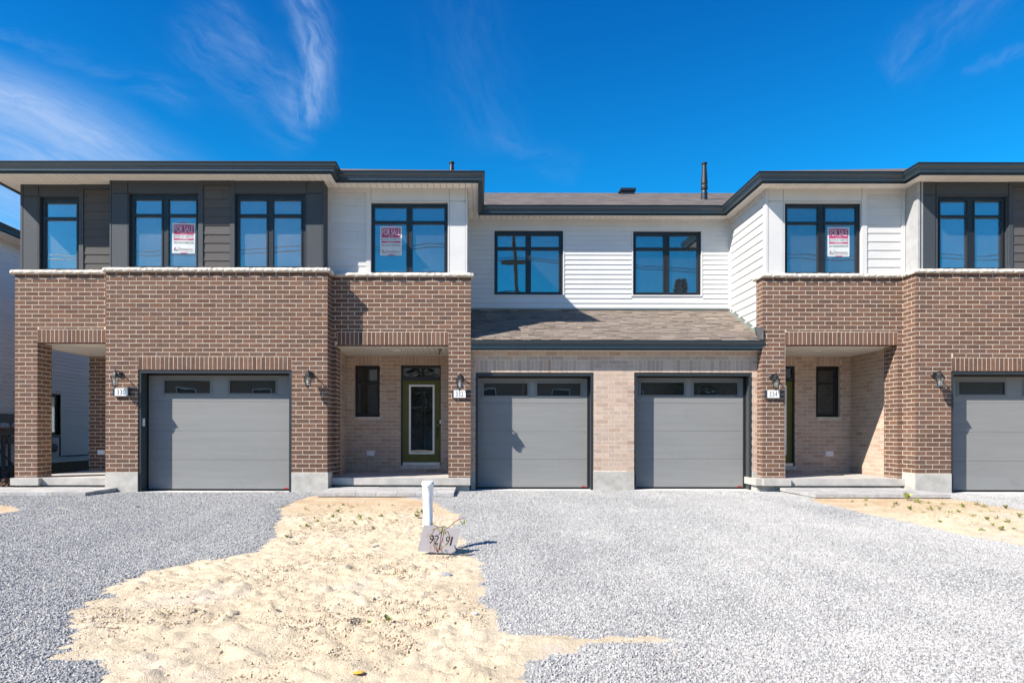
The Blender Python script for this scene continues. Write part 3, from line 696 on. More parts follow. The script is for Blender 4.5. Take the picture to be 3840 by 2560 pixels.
H330.part('pillar_core', B().box(XPLL + 0.09, XPI - 0.09, PL + 0.09, PL + 0.44, ZB2, op[3]), mortar)
H330.part('garage_side', B().box(XP1L, XP1L + 0.1, P1 + 0.09, 15.75, ZB2 - 0.3, CAPB), mortar)
p332 = (X(1259, P2), X(1682, P2), -0.3, Z(1292.5, P2, 1470)); so = soldier(P2, 1264, 1682, p332[3])
H332.brick_wall(FW(P2), XP1R + 0.002, X(1765, P2), ZB2, CAPB, [p332], [so], zref=ZR, uref=XP1R + 0.07)
XB1 = (1301 - VX) * PB / FOC
H332.brick_wall(RW(p332[0]), P2, 13.9, ZB2, p332[3] - 0.002, zref=ZR, e0=0, score=0.25)
p334 = (X(2942.5, P2), X(3366, P2), -0.3, Z(1292.5, P2, 3150)); so = soldier(P2, 2942.5, 3366, p334[3])
H334.brick_wall(FW(P2), XP2L, XP2R - 0.002, ZB2, CAPB, [p334], [so], zref=ZR, uref=XP2L + 0.08)
H334.brick_wall(LW(XP2L), P2, P3 + 0.05, ZB2, CAPB, zref=ZR, e0=0, score=0.25)
H334.brick_wall(LW(p334[1]), P2, 13.9, ZB2, p334[3] - 0.002, zref=ZR, e0=0, score=0.6)
H334.part('pier_end', B().box(p334[1] + 0.09, XP2R + 0.3, 13.80, 13.9, ZB2, p334[3]), mortar)
H332.part('pier_end', B().box(XB1 - 0.2, p332[0] - 0.09, 13.80, 13.9, ZB2, p332[3]), mortar)
g336 = opening(P1, 3567, 4143, 1390.5); so = soldier(P1, 3567, 4143, g336[3])
H336.brick_wall(FW(P1), XP2R, 14.0, ZB1, CAPB, [g336], [so], zref=ZR, uref=XP2R + 0.07)
H336.brick_wall(LW(XP2R), P1, P2 + 0.01, ZB1, CAPB, zref=ZR, e0=0, score=0.6)
# steel lintels
for h_, o_, Y in ((H330, g330, P1), (H332, p332, P2), (H334, p334, P2), (H330, op, PL), (H336, g336, P1)):
    h_.part('lintel', B().box(o_[0] - 0.0, min(o_[1], 14.0) + 0.0, Y + 0.004, Y + 0.14, o_[3] - 0.012, o_[3] - 0.001), rust)
# ------- tan brick: porch backs and middle garage wall
zpf = ZB2 - 0.02; ZC = Z(1334.8, PB, 1400)
rf = Z(1369.5, PB, 1376); zw0 = Z(1572.5, PB, 1376)
hole_w = (X(1330, PB), X(1424.5, PB), zw0, rf); hole_d = (X(1503, PB), X(1653, PB), Z(1745, PB, 1578), Z(1368.5, PB, 1578))
H332.brick_wall(FW(PB), XB1, X(1722, PB), zpf, ZC + 0.1, [hole_w, hole_d], [(hole_w[0], hole_w[1], rf, rf + 0.2635), (hole_d[0], hole_d[1], hole_d[3], hole_d[3] + 0.2635)], beige, mortar2, score=0.9)
H332.brick_wall(RW(XB1), 13.9, PB, zpf, ZC + 0.1, (), (), beige, mortar2, zref=ZC + 0.1, e0=0, score=0.3)
H332.brick_wall(LW(X(1720, PB)), P2 + 0.46, PB, zpf, ZC + 0.1, (), (), beige, mortar2, e0=0, score=0.0)
XB4 = 8.829
hole_w4 = (X(3060, PB), X(3151.5, PB), Z(1573, PB, 3100), Z(1372, PB, 3100)); hole_d4 = (X(2832, PB), X(2982, PB), Z(1750, PB, 2907), Z(1371.5, PB, 2907))
H334.brick_wall(FW(PB), 6.34, XB4, zpf, ZC + 0.1, [hole_w4, hole_d4], [(hole_w4[0], hole_w4[1], hole_w4[3], hole_w4[3] + 0.2635), (hole_d4[0], hole_d4[1], hole_d4[3], hole_d4[3] + 0.2635)], beige, mortar2, score=0.9)
H334.brick_wall(LW(XB4), 13.9, PB, zpf, ZC + 0.1, (), (), beige, mortar2, zref=ZC + 0.1, e0=0, score=0.9)
H334.brick_wall(RW(6.34), P2 + 0.0, PB, zpf, ZC + 0.1, (), (), beige, mortar2, e0=0, score=0.0)
X3L, X3R = X(1765, P3), X(2843, P3); ZB3 = Z(1767.6, P3, 2300); ZT3 = CH + 1.80
g332 = opening(P3, 1783, 2226, 1396.5); g334 = opening(P3, 2378, 2821, 1396.5)
for h_, a, b_, g in ((H332, X3L, XMID - 0.001, g332), (H334, XMID + 0.001, X3R, g334)):
    h_.brick_wall(FW(P3), a, b_, ZB3, ZT3, [g], [(g[0], g[1], g[3], g[3] + 0.2635)], beige, mortar2, zref=g[3] + 0.2635, uref=XMID, score=1.0)
# house bodies so that light does not leak
for h_, a, b_ in ((H330, XPLL + 0.1, XP1R - 0.1), (H332, XP1R, XMID), (H334, XMID, XP2R), (H336, XP2R + 0.1, 14.0)):
    b = B(); b.box(a, b_, 26.0, 26.1, -0.3, ZS); b.box(a, b_, P4 + 0.2, 26.0, CH + 2.25, CH + 2.35)
    if h_ in (H332, H334):
        b.box(a, b_, 26.0 - 8, 26.1 - 8, CH + 2.35, ZS)
    h_.part('rear_wall', b, roomm)
H332.part('party_wall', B().box(XMID - 0.05, XMID + 0.05, P3 + 0.4, 26, -0.2, ZL0 - 0.25).box(XMID - 0.05, XMID + 0.05, P4 + 0.2, 26, CH + 2.35, ZS), roomm)
H336.part('party_wall', B().box(13.9, 14.0, P1 + 0.1, 26, -0.2, ZS), roomm)
H336.part('garage_side', B().box(XP2R + 0.1, XP2R + 0.2, P1 + 0.09, 26, -0.3, ZS), roomm)

# ------- foundations
def found(h, x0, x1, Y, z1, proud=0.018, depth=0.4): h.part('foundation', B().box(x0, x1, Y - proud, Y + depth, -0.35, z1), parge)
found(H330, XP1L - 0.004, g330[0], P1, ZB1); found(H330, g330[1], XP1R + 0.018, P1, ZB1)
found(H336, XP2R - 0.018, g336[0], P1, ZB1, depth=0.6)
found(H332, X3L + 0.004, g332[0], P3, ZB3); found(H332, g332[1], XMID - 0.001, P3, ZB3); found(H334, XMID + 0.001, g334[0], P3, ZB3); found(H334, g334[1], X3R - 0.004, P3, ZB3)
# ------- porch slabs
def slab(h, x0, x1, yf, yb, blocks, hfront=0.142):
    z = ZB2; b = B().box(x0, x1, yf, yb, z - hfront, z)
    for a, c, d in blocks: b.box(a, c, yf - d, yf + 0.3, z - hfront, z + 0.0015)
    o = h.part('porch_slab', b, conc)
    h.part('slab_footing', B().box(x0 + 0.05, x1 - 0.02, yf + 0.09, yb, -0.35, z - hfront), parge)
    return o
slab(H330, X(45, 13.15), XP1L - 0.02, 13.20, 15.75, [(X(45, 13.15), X(150, 13.15), 0.10)])
slab(H332, XP1R + 0.02, X(1764, 13.34), 13.36, PB, [(X(1666, 13.34), X(1764, 13.34), 0.018)])
slab(H334, X(2846, 13.25), XP2R - 0.02, 13.37, PB, [(X(2869, 13.25), X(2972, 13.25), 0.07)])
# ------- porch soffits
def psoff(h, x0, x1, y0, y1, z, beam_z): soffit_strips(h, x0, x1, y0, y1, z)
ZPS = CH + 1.82
for h_, a, b_, y0, y1 in ((H330, XPI - 0.35, XP1L - 0.01, PL + 0.14, 15.75), (H332, XB1, X(1722, PB), P2 + 0.14, PB), (H334, 6.35, XB4, P2 + 0.14, PB)):
    soffit_strips(h_, a, b_, y0, y1, ZPS)
for h_, x_, y_ in ((H332, X(1487, 14.5), 14.5), (H334, X(3060, 14.4), 14.4)):
    h_.part('ceiling_light', B().lathe((x_, y_, ZPS - 0.012), [(0.085, 0), (0.09, 0.006), (0.09, 0.014)], 24), plastic)
H332.part('camera_bracket', B().lathe((X(1650, 14.2), 14.2, ZPS - 0.03), [(0.03, 0), (0.05, 0.02), (0.05, 0.03)], 14).tube([(X(1650, 14.2), 14.2, ZPS - 0.03), (X(1646, 14.2), 14.2, ZPS - 0.12)], 0.016, 8), M('dull_metal', (0.2, 0.2, 0.19), rough=0.5, metal=0.5))
# ------- olive doors
def front_door(h, fx0, fx1, fy0, fy1, hinge):
    Y = PB; r = 0.06; Yf = Y + r; pm = (fx0 + fx1) / 2; W = FW(Yf); k = (fx1 - fx0) / 151.0
    fx = lambda q: X(fx0 + (q - 1502) * k, Yf) if hinge > 0 else X(fx1 - (q - 1502) * k, Yf)
    fz = lambda q: Z(q + (fy0 - 1368), Yf, pm)
    so_ = lambda a, b_: (min(fx(a), fx(b_)), max(fx(a), fx(b_)))
    u = so_(1502.5, 1653); tr = so_(1513, 1648); sl = so_(1510.5, 1649)
    door = h.part('front_door', B().plate(W, u[0], u[1], fz(1745), fz(1368), [(tr[0], tr[1], fz(1412), fz(1379)), (sl[0], sl[1], fz(1740), fz(1426))], 0.0, 0.1), winf)
    gw = so_(1533, 1629); gi = so_(1540, 1622)
    h.part('door_leaf', B().plate(W, sl[0], sl[1], fz(1732), fz(1426), [(gw[0], gw[1], fz(1702), fz(1441.5))], 0.03, 0.07), greend, parent=door)
    h.part('glass_frame', B().plate(W, gw[0], gw[1], fz(1702), fz(1441.5), [(gi[0], gi[1], fz(1695), fz(1448.7))], 0.018, 0.06), plastic, parent=door)
    h.part('pane', B().wbox(W, gi[0] - .01, gi[1] + .01, fz(1696), fz(1447), 0.045, 0.05), glassd, parent=door)
    h.part('pane', B().wbox(W, tr[0] - .01, tr[1] + .01, fz(1413), fz(1378), 0.045, 0.05), glassd, parent=door)
    h.part('threshold', B().wbox(W, sl[0], sl[1], fz(1744), fz(1732.5), -0.02, 0.07), M('bright_aluminium', (0.5, 0.52, 0.55), rough=0.35, metal=0.7), parent=door)
    h.part('door_sill', B().wbox(FW(Y), u[0], u[1] + 0.0, Z(1758 + (fy0 - 1368), Y, pm), Z(1745.5 + (fy0 - 1368), Y, pm), -0.035, 0.1), capm)
    hx = fx(1641); hb = B()
    for zz, rr in ((1583, 0.028), (1605, 0.034)): hb.lathe((hx, Yf + 0.03, fz(zz)), [(rr, 0), (rr, 0.02), (rr * .7, 0.028)], 16, ax='y')
    hb.tube([(hx, Yf + 0.01, fz(1606)), (hx, Yf - 0.04, fz(1614)), (hx, Yf - 0.045, fz(1630)), (hx, Yf + 0.01, fz(1644))], 0.011, 8)
    h.part('door_handle', hb, blackm, parent=door)
    return door, fx, fz
d332, fx, fz = front_door(H332, 1502.5, 1653.5, 1368, 1745, 1)
d334, _, _ = front_door(H334, 2832, 2982, 1371, 1750, -1)
H332.part('doorbell', B().wbox(FW(PB), X(1649, PB), X(1653.5, PB), Z(1587, PB), Z(1575, PB), -0.012, 0.06), plastic)
# hall behind the glass door: dark room with a bright rear window and a stair rail
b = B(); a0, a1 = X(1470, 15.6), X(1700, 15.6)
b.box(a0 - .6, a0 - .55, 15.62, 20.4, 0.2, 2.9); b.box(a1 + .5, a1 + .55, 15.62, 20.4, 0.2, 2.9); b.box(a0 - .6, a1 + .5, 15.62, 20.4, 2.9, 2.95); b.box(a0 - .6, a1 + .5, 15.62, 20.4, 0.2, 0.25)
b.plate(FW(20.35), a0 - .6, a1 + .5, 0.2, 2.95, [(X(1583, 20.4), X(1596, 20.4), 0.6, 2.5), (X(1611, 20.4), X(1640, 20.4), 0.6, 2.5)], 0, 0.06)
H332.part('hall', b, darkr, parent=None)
H332.part('stair_rail', B().tube([(X(1586, 18), 18, Z(1510, 18)), (X(1622, 18), 18, Z(1545, 18))], 0.03, 6).tube([(X(1586, 18), 18, Z(1510, 18)), (X(1586, 18), 18, 0.3)], 0.04, 6), blackm)
# porch windows
def porch_window(h, ho, cols, rows, pxr, rec=0.10):
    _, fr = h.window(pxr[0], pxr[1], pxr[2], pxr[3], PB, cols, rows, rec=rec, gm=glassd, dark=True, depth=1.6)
    h.part('window_sill', B().wbox(FW(PB), ho[0] - 0.004, ho[1] + 0.004, ho[2], ho[2] + 0.062, -0.03, 0.15), capm)
porch_window(H332, hole_w, [(1344.3, 1415)], [(1385, 1431), (1439.5, 1551)], (1330, 1424.5, 1369.5, 1563.3))
porch_window(H334, hole_w4, [(3064, 3128)], [(1387, 1434), (1441.5, 1552)], (3060, 3151.5, 1372, 1564))

# ------- garage doors
def garage(h, g, Yw, rec, dx0, dx1, dys, wins, sensor=None, sticker=True):
    """g = brick opening (world), rest in photo pixels on the door plane"""
    Yd = Yw + rec; W = FW(Yd); pm = (dx0 + dx1) / 2
    u0, u1 = X(dx0, Yd, 1600), X(dx1, Yd, 1600)
    zs = [Z(q, Yd, pm) for q in dys]
    # metal-clad jambs and head
    tw = 0.055
    b = B(); b.plate(FW(Yw), g[0], g[1], -0.05, g[3] - 0.014, [(g[0] + tw, g[1] - tw, -0.06, g[3] - 0.014 - tw)], 0.012, 0.05)
    h.part('garage_trim', b, trimm)
    b = B(); b.box(g[0] + 0.004, g[0] + 0.03, Yw + 0.05, Yd + 0.1, -0.05, g[3] - 0.02); b.box(g[1] - 0.03, g[1] - 0.004, Yw + 0.05, Yd + 0.1, -0.05, g[3] - 0.02); b.box(g[0] + 0.03, g[1] - 0.03, Yw + 0.05, Yd + 0.1, g[3] - 0.05, g[3] - 0.02)
    h.part('garage_jamb', b, jambm)
    b = B(); b.plate(W, g[0] + 0.03, g[1] - 0.03, -0.05, g[3] - 0.05, [(u0, u1, zs[-1] - 0.03, zs[0])], -0.03, 0.06)
    h.part('weather_strip', b, blackm)
    door = h.part('garage_door', B().wbox(W, u0, u1, zs[-1] - 0.025, zs[-1] + 0.002, 0.005, 0.04), blackm, label='grey sectional garage door with two narrow windows on top')
    for i in range(4):
        zt_, zb_ = zs[i] - 0.002, zs[i + 1] + 0.002
        if i: h.part('door_section', B().plate(W, u0 + 0.002, u1 - 0.002, zb_, zt_, [], 0.0, 0.045), gdoor, parent=door)
        else:
            hs_ = [(X(a, Yd), X(b_, Yd), Z(d, Yd, pm), Z(c, Yd, pm)) for a, b_, c, d in wins]
            h.part('door_section', B().plate(W, u0 + 0.002, u1 - 0.002, zb_, zt_, hs_, 0.0, 0.045), gdoor, parent=door)
            for q in hs_:
                m_ = 0.038
                h.part('window_frame', B().plate(W, q[0] - m_, q[1] + m_, q[2] - m_, q[3] + m_, [(q[0] - m_ + .012, q[1] + m_ - .012, q[2] - m_ + .012, q[3] + m_ - .012)], -0.012, -0.001).plate(W, q[0] - .014, q[1] + .014, q[2] - .014, q[3] + .014, [q], -0.009, 0.02), gdoor, parent=door)
                h.part('pane', B().wbox(W, q[0] - .003, q[1] + .003, q[2] - .003, q[3] + .003, 0.012, 0.018), glassd, parent=door)
    if sticker: h.part('red_sticker', B().wbox(W, u1 - 0.12, u1 - 0.03, zs[-1] + 0.008, zs[-1] + 0.026, -0.004, 0.0), M('sticker_red', (0.6, 0.03, 0.03), rough=0.5), parent=door)
    if sensor: h.part('keypad', B().box(g[0] + 0.03, g[0] + 0.052, Yw + 0.10, Yw + 0.17, sensor[1], sensor[0]), plastic)
    # dark inside
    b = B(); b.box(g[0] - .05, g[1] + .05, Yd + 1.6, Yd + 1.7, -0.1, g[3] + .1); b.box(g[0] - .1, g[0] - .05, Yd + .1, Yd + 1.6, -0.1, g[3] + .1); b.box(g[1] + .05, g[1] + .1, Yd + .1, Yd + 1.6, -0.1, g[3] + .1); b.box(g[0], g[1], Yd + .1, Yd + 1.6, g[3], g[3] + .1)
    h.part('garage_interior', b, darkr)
    h.part('garage_slab', B().box(g[0], g[1], Yw - 0.10, Yd + 0.12, -0.3, Z(dys[-1] + 4.5, Yd, pm) - 0.012), M('pale_concrete', (0.62, 0.61, 0.59), (0.5, 0.49, 0.47), rough=0.9, nscale=5, bump=0.3, wear=((0.36, 0.32, 0.26), 3, 0.6, 0.8)))
garage(H330, g330, P1, 0.31, 558, 1087, (1407.6, 1504.5, 1614, 1723, 1832), [(617, 788, 1426, 1474), (862, 1034, 1426, 1474)], sensor=(Z(1570, 13.2), Z(1599, 13.2)))
garage(H332, g332, P3, 0.28, 1792, 2202, (1418, 1512, 1617, 1721.5, 1825.5), [(1814, 1978, 1436.5, 1483), (2014.5, 2177, 1436.5, 1483)], sensor=(Z(1566, 13.85), Z(1593, 13.85)))
garage(H334, g334, P3, 0.28, 2384, 2786, (1417, 1511, 1615, 1719.5, 1825), [(2402.5, 2565, 1434, 1481), (2601.5, 2765, 1434, 1481)])
garage(H336, g336, P1, 0.31, 3569, 4098, (1412.6, 1509.5, 1620, 1728, 1836.7), [(3595, 3767, 1432, 1479), (3841, 4012, 1432, 1479)])

# ------- lower roof over the two middle garages
SL = math.atan2(1.01, 2.10); YL0 = 13.435
def lroof(h, x0, x1):
    L = 2.10 / math.cos(SL) + 0.02
    T = Matrix.Translation((0, YL0, ZL0)) @ Matrix.Rotation(SL, 4, 'X')
    b = B(); b.box(x0, x1, 0, L, -0.05, -0.002); b.v = [tuple(T @ Vector(p)) for p in b.v]
    ro = h.part('lower_roof', b, roofb)
    rows = 16; e = L / rows; r = random.Random(int(x0 * 10) + 5)
    for k in range(rows):
        x = x0 - r.uniform(0, 0.2)
        while x < x1:
            wd = r.choice((0.12, 0.16, 0.2, 0.24, 0.3)); thick = r.choice((0.007, 0.008, 0.017)); jy = r.uniform(-0.006, 0.006)
            a, c = max(x, x0), min(x + wd, x1)
            if c - a > 0.02:
                m4 = T @ Matrix.Translation(((a + c) / 2, k * e + jy + (e + 0.02) / 2, 0.0035 + thick / 2)) @ Matrix.Rotation(-0.045, 4, 'X') @ Matrix.Diagonal((c - a - 0.0025, e + 0.02, thick, 1))
                o = bpy.data.objects.new('shingle', unit('box', shingle)); link(o, ro); o.matrix_basis = m4
            x += wd
    return ro
XLL = X(1766.5, 13.4); XLR = X(2864, 13.38)
lr1 = lroof(H332, XLL, XMID); lr2 = lroof(H334, XMID, XP2L)
b = B(); T = Matrix.Translation((0, YL0, ZL0)) @ Matrix.Rotation(SL, 4, 'X'); b.box(XP2L, UXC, 0.12, 2.33, -0.05, 0.008); b.v = [tuple(T @ Vector(p)) for p in b.v]
H334.part('lower_roof_edge', b, shingle)
LE = [(XLL, 13.528), (XMID, 13.528), (XLR, 13.528)]
for h_, sl in ((H332, (0, 2)), (H334, (1, 3))):
    h_.part('gutter', sweep(LE, sl, GPROF, ZL0 - 0.006), gutterm)
    h_.part('roof_edge', sweep(LE, sl, [(-0.05, 0.0), (0.122, 0.0), (0.122, 0.008), (-0.05, 0.008)], ZL0 - 0.003), M('drip_edge', (0.012, 0.014, 0.016)))
soffit_strips(H332, XLL + 0.0, XMID, 13.528, P3, ZL0 - 0.185); soffit_strips(H334, XMID, X3R - 0.02, 13.528, P3, ZL0 - 0.185)
fl = M('sage_flashing', (0.17, 0.19, 0.17), rough=0.5, spec=0.4)
T2 = Matrix.Translation((0, YL0, ZL0)) @ Matrix.Rotation(SL, 4, 'X')
b = B(); b.box(UXC - 0.09, UXC - 0.014, 0.15, 2.3, 0.012, 0.016); b.box(UXC - 0.018, UXC - 0.014, 0.15, 2.3, 0.012, 0.07); b.v = [tuple(T2 @ Vector(p)) for p in b.v]
H334.part('roof_flashing', b, fl)
for h_, a, b_ in ((H332, UXB, XMID), (H334, XMID, UXC)): h_.part('roof_flashing', B().box(a, b_, P4 - 0.05, P4 - 0.002, zlow - 0.012, zlow + 0.006), fl)
b = B(); yk = 13.38; b.add([(XP2L - 0.05, 13.46, ZL0 + 0.02), (XP2L - 0.004, 13.42, ZL0 + 0.0), (XP2L - 0.004, 13.42, ZL0 + 0.26), (XP2L - 0.05, 13.75, ZL0 + 0.34), (XP2L - 0.02, 13.75, ZL0 + 0.14)], [(0, 1, 2, 3), (0, 3, 4), (1, 0, 4)])
b.add([(XP2L - 0.17, 13.60, ZL0 + 0.10), (XP2L + 0.01, 13.40, ZL0 + 0.012), (XP2L - 0.02, 13.37, ZL0 + 0.01), (XP2L - 0.19, 13.58, ZL0 + 0.085), (XP2L - 0.05, 13.5, ZL0 + 0.085)], [(0, 4, 1), (0, 4, 3), (3, 4, 2), (1, 4, 2), (0, 1, 2, 3)])
H334.part('kickout_flashing', b, M('lead_flashing', (0.06, 0.062, 0.065), rough=0.5, spec=0.5))
for h_ in (H330, H332, H334, H336): h_.finish()

# ---------------------------------------------------------------- lanterns, number plates, outlets
def make_lantern():
    r = empty('wall_lantern', (0, 0, 0), 'x', 'lantern')
    b = B().lathe((0, 0.0, 0.085), [(0.052, 0.0), (0.055, 0.012), (0.045, 0.024), (0.02, 0.032)], 16, ax='y'); b.build('back_plate', blackm, r)
    pts = [(0, -0.02, 0.085)] + [(0, -0.10 + 0.08 * math.cos(t), 0.095 + 0.04 * math.sin(t)) for t in (0.6, 1.2, 1.8, 2.4, 3.0)] + [(0, -0.17, 0.07)]
    B().tube(pts, 0.011, 8).build('arm', blackm, r)
    c = (0, -0.17, 0.0)
    B().lathe(c, [(0.012, 0.115), (0.008, 0.135), (0.014, 0.14), (0.003, 0.165)][::-1], 8).lathe(c, [(0.088, 0.018), (0.088, 0.026), (0.055, 0.06), (0.036, 0.085), (0.03, 0.1), (0.01, 0.12)], 6).build('hood', blackm, r)
    b = B()
    for k in range(6):
        a = 2 * math.pi * k / 6
        b.tube([(c[0] + 0.068 * COS(a), c[1] + 0.068 * SIN(a), 0.02), (c[0] + 0.042 * COS(a), c[1] + 0.042 * SIN(a), -0.13)], 0.0045, 5)
    b.lathe(c, [(0.003, -0.185), (0.012, -0.17), (0.008, -0.158), (0.03, -0.145), (0.05, -0.137), (0.05, -0.128)], 6)
    b.build('cage', blackm, r)
    b = B().lathe(c, [(0.039, -0.128), (0.064, 0.018)], 6); b.f = b.f[:-2]; b.mi = b.mi[:-2]; b.build('glass', lampg, r)
    B().lathe(c, [(0.008, -0.11), (0.02, -0.09), (0.027, -0.06), (0.02, -0.02), (0.012, 0.0), (0.012, 0.02)], 12).build('bulb', M('frosted_bulb', (0.85, 0.85, 0.84), rough=0.3), r, smooth=True)
    return r
lan0 = make_lantern(); first = True
LANT = [(452, 1421, P1, 'black wall lantern above the leftmost number plate'), (1164.5, 1421, P1, 'black wall lantern alone on the brown pier right of the leftmost garage door'),
        (1725.5, 1431, P2, 'black wall lantern between the olive glass door and the middle garages'), (2894, 1431, P2, 'black wall lantern beside the mostly hidden door right of the middle garages'),
        (3500, 1424, P1, 'black wall lantern alone on the brown pier at the far right')]
for px, py, Y, lab in LANT:
    o = lan0 if first else copy_tree(lan0); first = False; o.scale = (1.12,) * 3
    o.location = (X(px, Y), Y - 0.006, Z(py, Y, px)); tag(o, lab, 'lantern', 'wall lanterns on the brown piers')
def plate_no(x0, x1, y0, y1, Y, s, lab):
    Yp = Y - 0.055; u0, u1, z0, z1 = X(x0, Yp), X(x1, Yp), Z(y1, Yp, x0), Z(y0, Yp, x0); cx, cz = (u0 + u1) / 2, (z0 + z1) / 2
    r = empty('house_number', (cx, Y - 0.006, cz), lab, 'number plate', 'house number plates'); inv = Matrix.Translation((cx, Y - 0.006, cz)).inverted()
    b = B()
    for sx in (0, 1):
        a = u0 if sx == 0 else u1 - 0.022
        b.add([(a, Y - .006, z0 - 0.008), (a + 0.022, Y - .006, z0 - 0.008), (a + 0.022, Yp - 0.01, z0 + 0.004), (a, Yp - 0.01, z0 + 0.004), (a, Y - .006, z1 + 0.006), (a + 0.022, Y - .006, z1 + 0.006), (a + 0.022, Yp - 0.01, z1 + 0.004), (a, Yp - 0.01, z1 + 0.004)], CUBEF)
    b.build('bracket', trimm, r, inv)
    pl = B().box(u0 + 0.022, u1 - 0.022, Yp, Yp + 0.012, z0, z1).build('face_plate', plastic, r, inv)
    wd = u1 - u0; hh = z1 - z0
    for k, ch in enumerate(s):
        a = u0 + 0.022 + (wd - .044) * (0.19 + 0.225 * k)
        me = text_mesh(ch, a, a + wd * 0.135, z0 + hh * 0.16, z0 + hh * 0.86, Yp - 0.003, inkm, thin=-0.008); link(bpy.data.objects.new('digit', me), pl)
plate_no(424, 484, 1455.6, 1483.5, P1, '330', 'white number plate 330 under the lantern left of the leftmost garage')
plate_no(1695.5, 1750.5, 1463, 1490, P2, '332', 'white number plate 332 on the pillar beside the olive glass door')
plate_no(2871.5, 2928.5, 1463, 1491, P2, '334', 'white number plate 334 on the pillar right of the middle garages')
def outlet(x0, x1, y0, y1, Y, lab):
    u0, u1, z0, z1 = X(x0, Y, y0), X(x1, Y, y0), Z(y1, Y, x0), Z(y0, Y, x0)
    r = empty('outlet_box', ((u0 + u1) / 2, Y - .006, (z0 + z1) / 2), lab, 'outlet cover', 'white outdoor outlet covers'); inv = Matrix.Translation(r.location).inverted()
    B().box(u0, u1, Y - 0.02, Y - 0.004, z0, z1).build('base_plate', plastic, r, inv)
    B().box(u0 + 0.012, u1 - 0.006, Y - 0.045, Y - 0.02, z0 + 0.012, z1 - 0.006).build('lid', plastic, r, inv)
outlet(367.5, 394, 1686, 1704, 15.75, 'white outlet cover on shaded brown brick behind the left porch pillar')
outlet(1375.7, 1404.7, 1689.5, 1709, PB, 'white outlet cover under the window left of the olive door')
outlet(3093.5, 3122.5, 1691, 1710, PB, 'white outlet cover under the porch window in the right porch')

# ---------------------------------------------------------------- for-sale cards on the glass
def sale_card(x0, x1, y0, y1, Y, l1, l2, lab, tilt=0.0):
    Yc = Y + 0.073; u0, u1, z0, z1 = X(x0, Yc, y0), X(x1, Yc, y0), Z(y1, Yc, x0), Z(y0, Yc, x0)
    loc = ((u0 + u1) / 2, Yc, (z0 + z1) / 2); r = empty('sale_sign', loc, lab, 'for sale sign', 'for sale signs in the upper windows')
    r.rotation_euler = (0, tilt, 0); w_, h_ = u1 - u0, z1 - z0
    fx = lambda a: -w_ / 2 + a * w_
    fz = lambda a: h_ / 2 - a * h_
    card = B().box(-w_ / 2, w_ / 2, 0, 0.004, -h_ / 2, h_ / 2).build('card', paper, r)
    B().box(fx(.06), fx(.94), -0.002, -0.0005, fz(.385), fz(.05)).build('red_band', redm, card)
    B().box(fx(.06), fx(.94), -0.002, -0.0005, fz(.565), fz(.505)).build('red_band', redm, card)
    def T(s, a, b_, c, d, m): link(bpy.data.objects.new('lettering', text_mesh(s, fx(a), fx(b_), fz(d), fz(c), -0.004, m)), card)
    T('FOR SALE', .10, .90, .085, .305, paper); T('LOT #', .37, .63, .325, .37, paper); T(l1, .06, .92, .41, .475, peni)
    T('ADDRESS', .30, .71, .515, .557, paper); T(l2, .06, .95, .61, .68, peni)
    T('T', .27, .35, .82, .90, maroon); T('AMARACK', .35, .92, .84, .90, maroon); T('TAMARACKHOMES.COM', .10, .92, .925, .945, peni)
    b = B(); q = lambda a, c: (fx(a), -0.004, fz(c))
    b.add([q(.08, .90), q(.11, .83), q(.15, .80), q(.17, .83), q(.13, .85), q(.11, .90)], [(0, 1, 2, 3, 4, 5)])
    for a in (.15, .20, .235): b.add([q(a, .90), q(a, .87), q(a + .025, .87), q(a + .025, .90)], [(0, 1, 2, 3)])
    b.add([q(.08, .90), q(.26, .90), q(.26, .905), q(.08, .905)], [(0, 1, 2, 3)]); b.build('emblem', maroon, card)
    B().box(fx(.36), fx(.66), -0.003, 0.001, fz(1.004), fz(.975)).build('tape', redm, card)
    B().box(fx(.33), fx(.60), 0.002, 0.005, fz(.0), fz(-.03)).build('tape', redm, card)
sale_card(646, 732, 837, 950, P1U, 'BLOCK 10 - UNIT 92', '330 DOCKSIDE DR.', 'for sale sign in a window of the charcoal upper floor', 0.015)
sale_card(1425.5, 1507, 849, 958, P2U, 'BLOCK 10 UNIT 91', '332 DOCKSIDE DR.', 'for sale sign in the left sash of the left white bay window')
sale_card(3103.5, 3185.5, 852, 962, P2U, 'BLOCK 10 - UNIT 90', '334 DOCKSIDE DR', 'for sale sign in the right sash of the right white bay window')

# ---------------------------------------------------------------- ground
def vnoise(x, y, seed=0):
    xi = np.floor(x).astype(np.int64); yi = np.floor(y).astype(np.int64); xf = x - xi; yf = y - yi
    def hsh(a, b_):
        n = (a * 374761393 + b_ * 668265263 + seed * 974711) & 0x7fffffff
        n = (n ^ (n >> 13)) * 1274126177 & 0x7fffffff
        return ((n ^ (n >> 16)) & 0xffff) / 65535.0
    u = xf * xf * (3 - 2 * xf); v = yf * yf * (3 - 2 * yf)
    return (hsh(xi, yi) * (1 - u) + hsh(xi + 1, yi) * u) * (1 - v) + (hsh(xi, yi + 1) * (1 - u) + hsh(xi + 1, yi + 1) * u) * v - 0.5
def fbm(x, y, seed, octv=4, g=0.5):
    s = 0; a = 1
    for k in range(octv): s = s + a * vnoise(x * 2 ** k, y * 2 ** k, seed + k * 17); a *= g
    return s
def base_z(y): return np.interp(y, [-60, 0, 3.5, 7.25, 10, 12, 13.2, 13.9, 16], [-0.25, -0.2, -0.15, -0.12, -0.045, 0.025, 0.005, -0.01, -0.02])
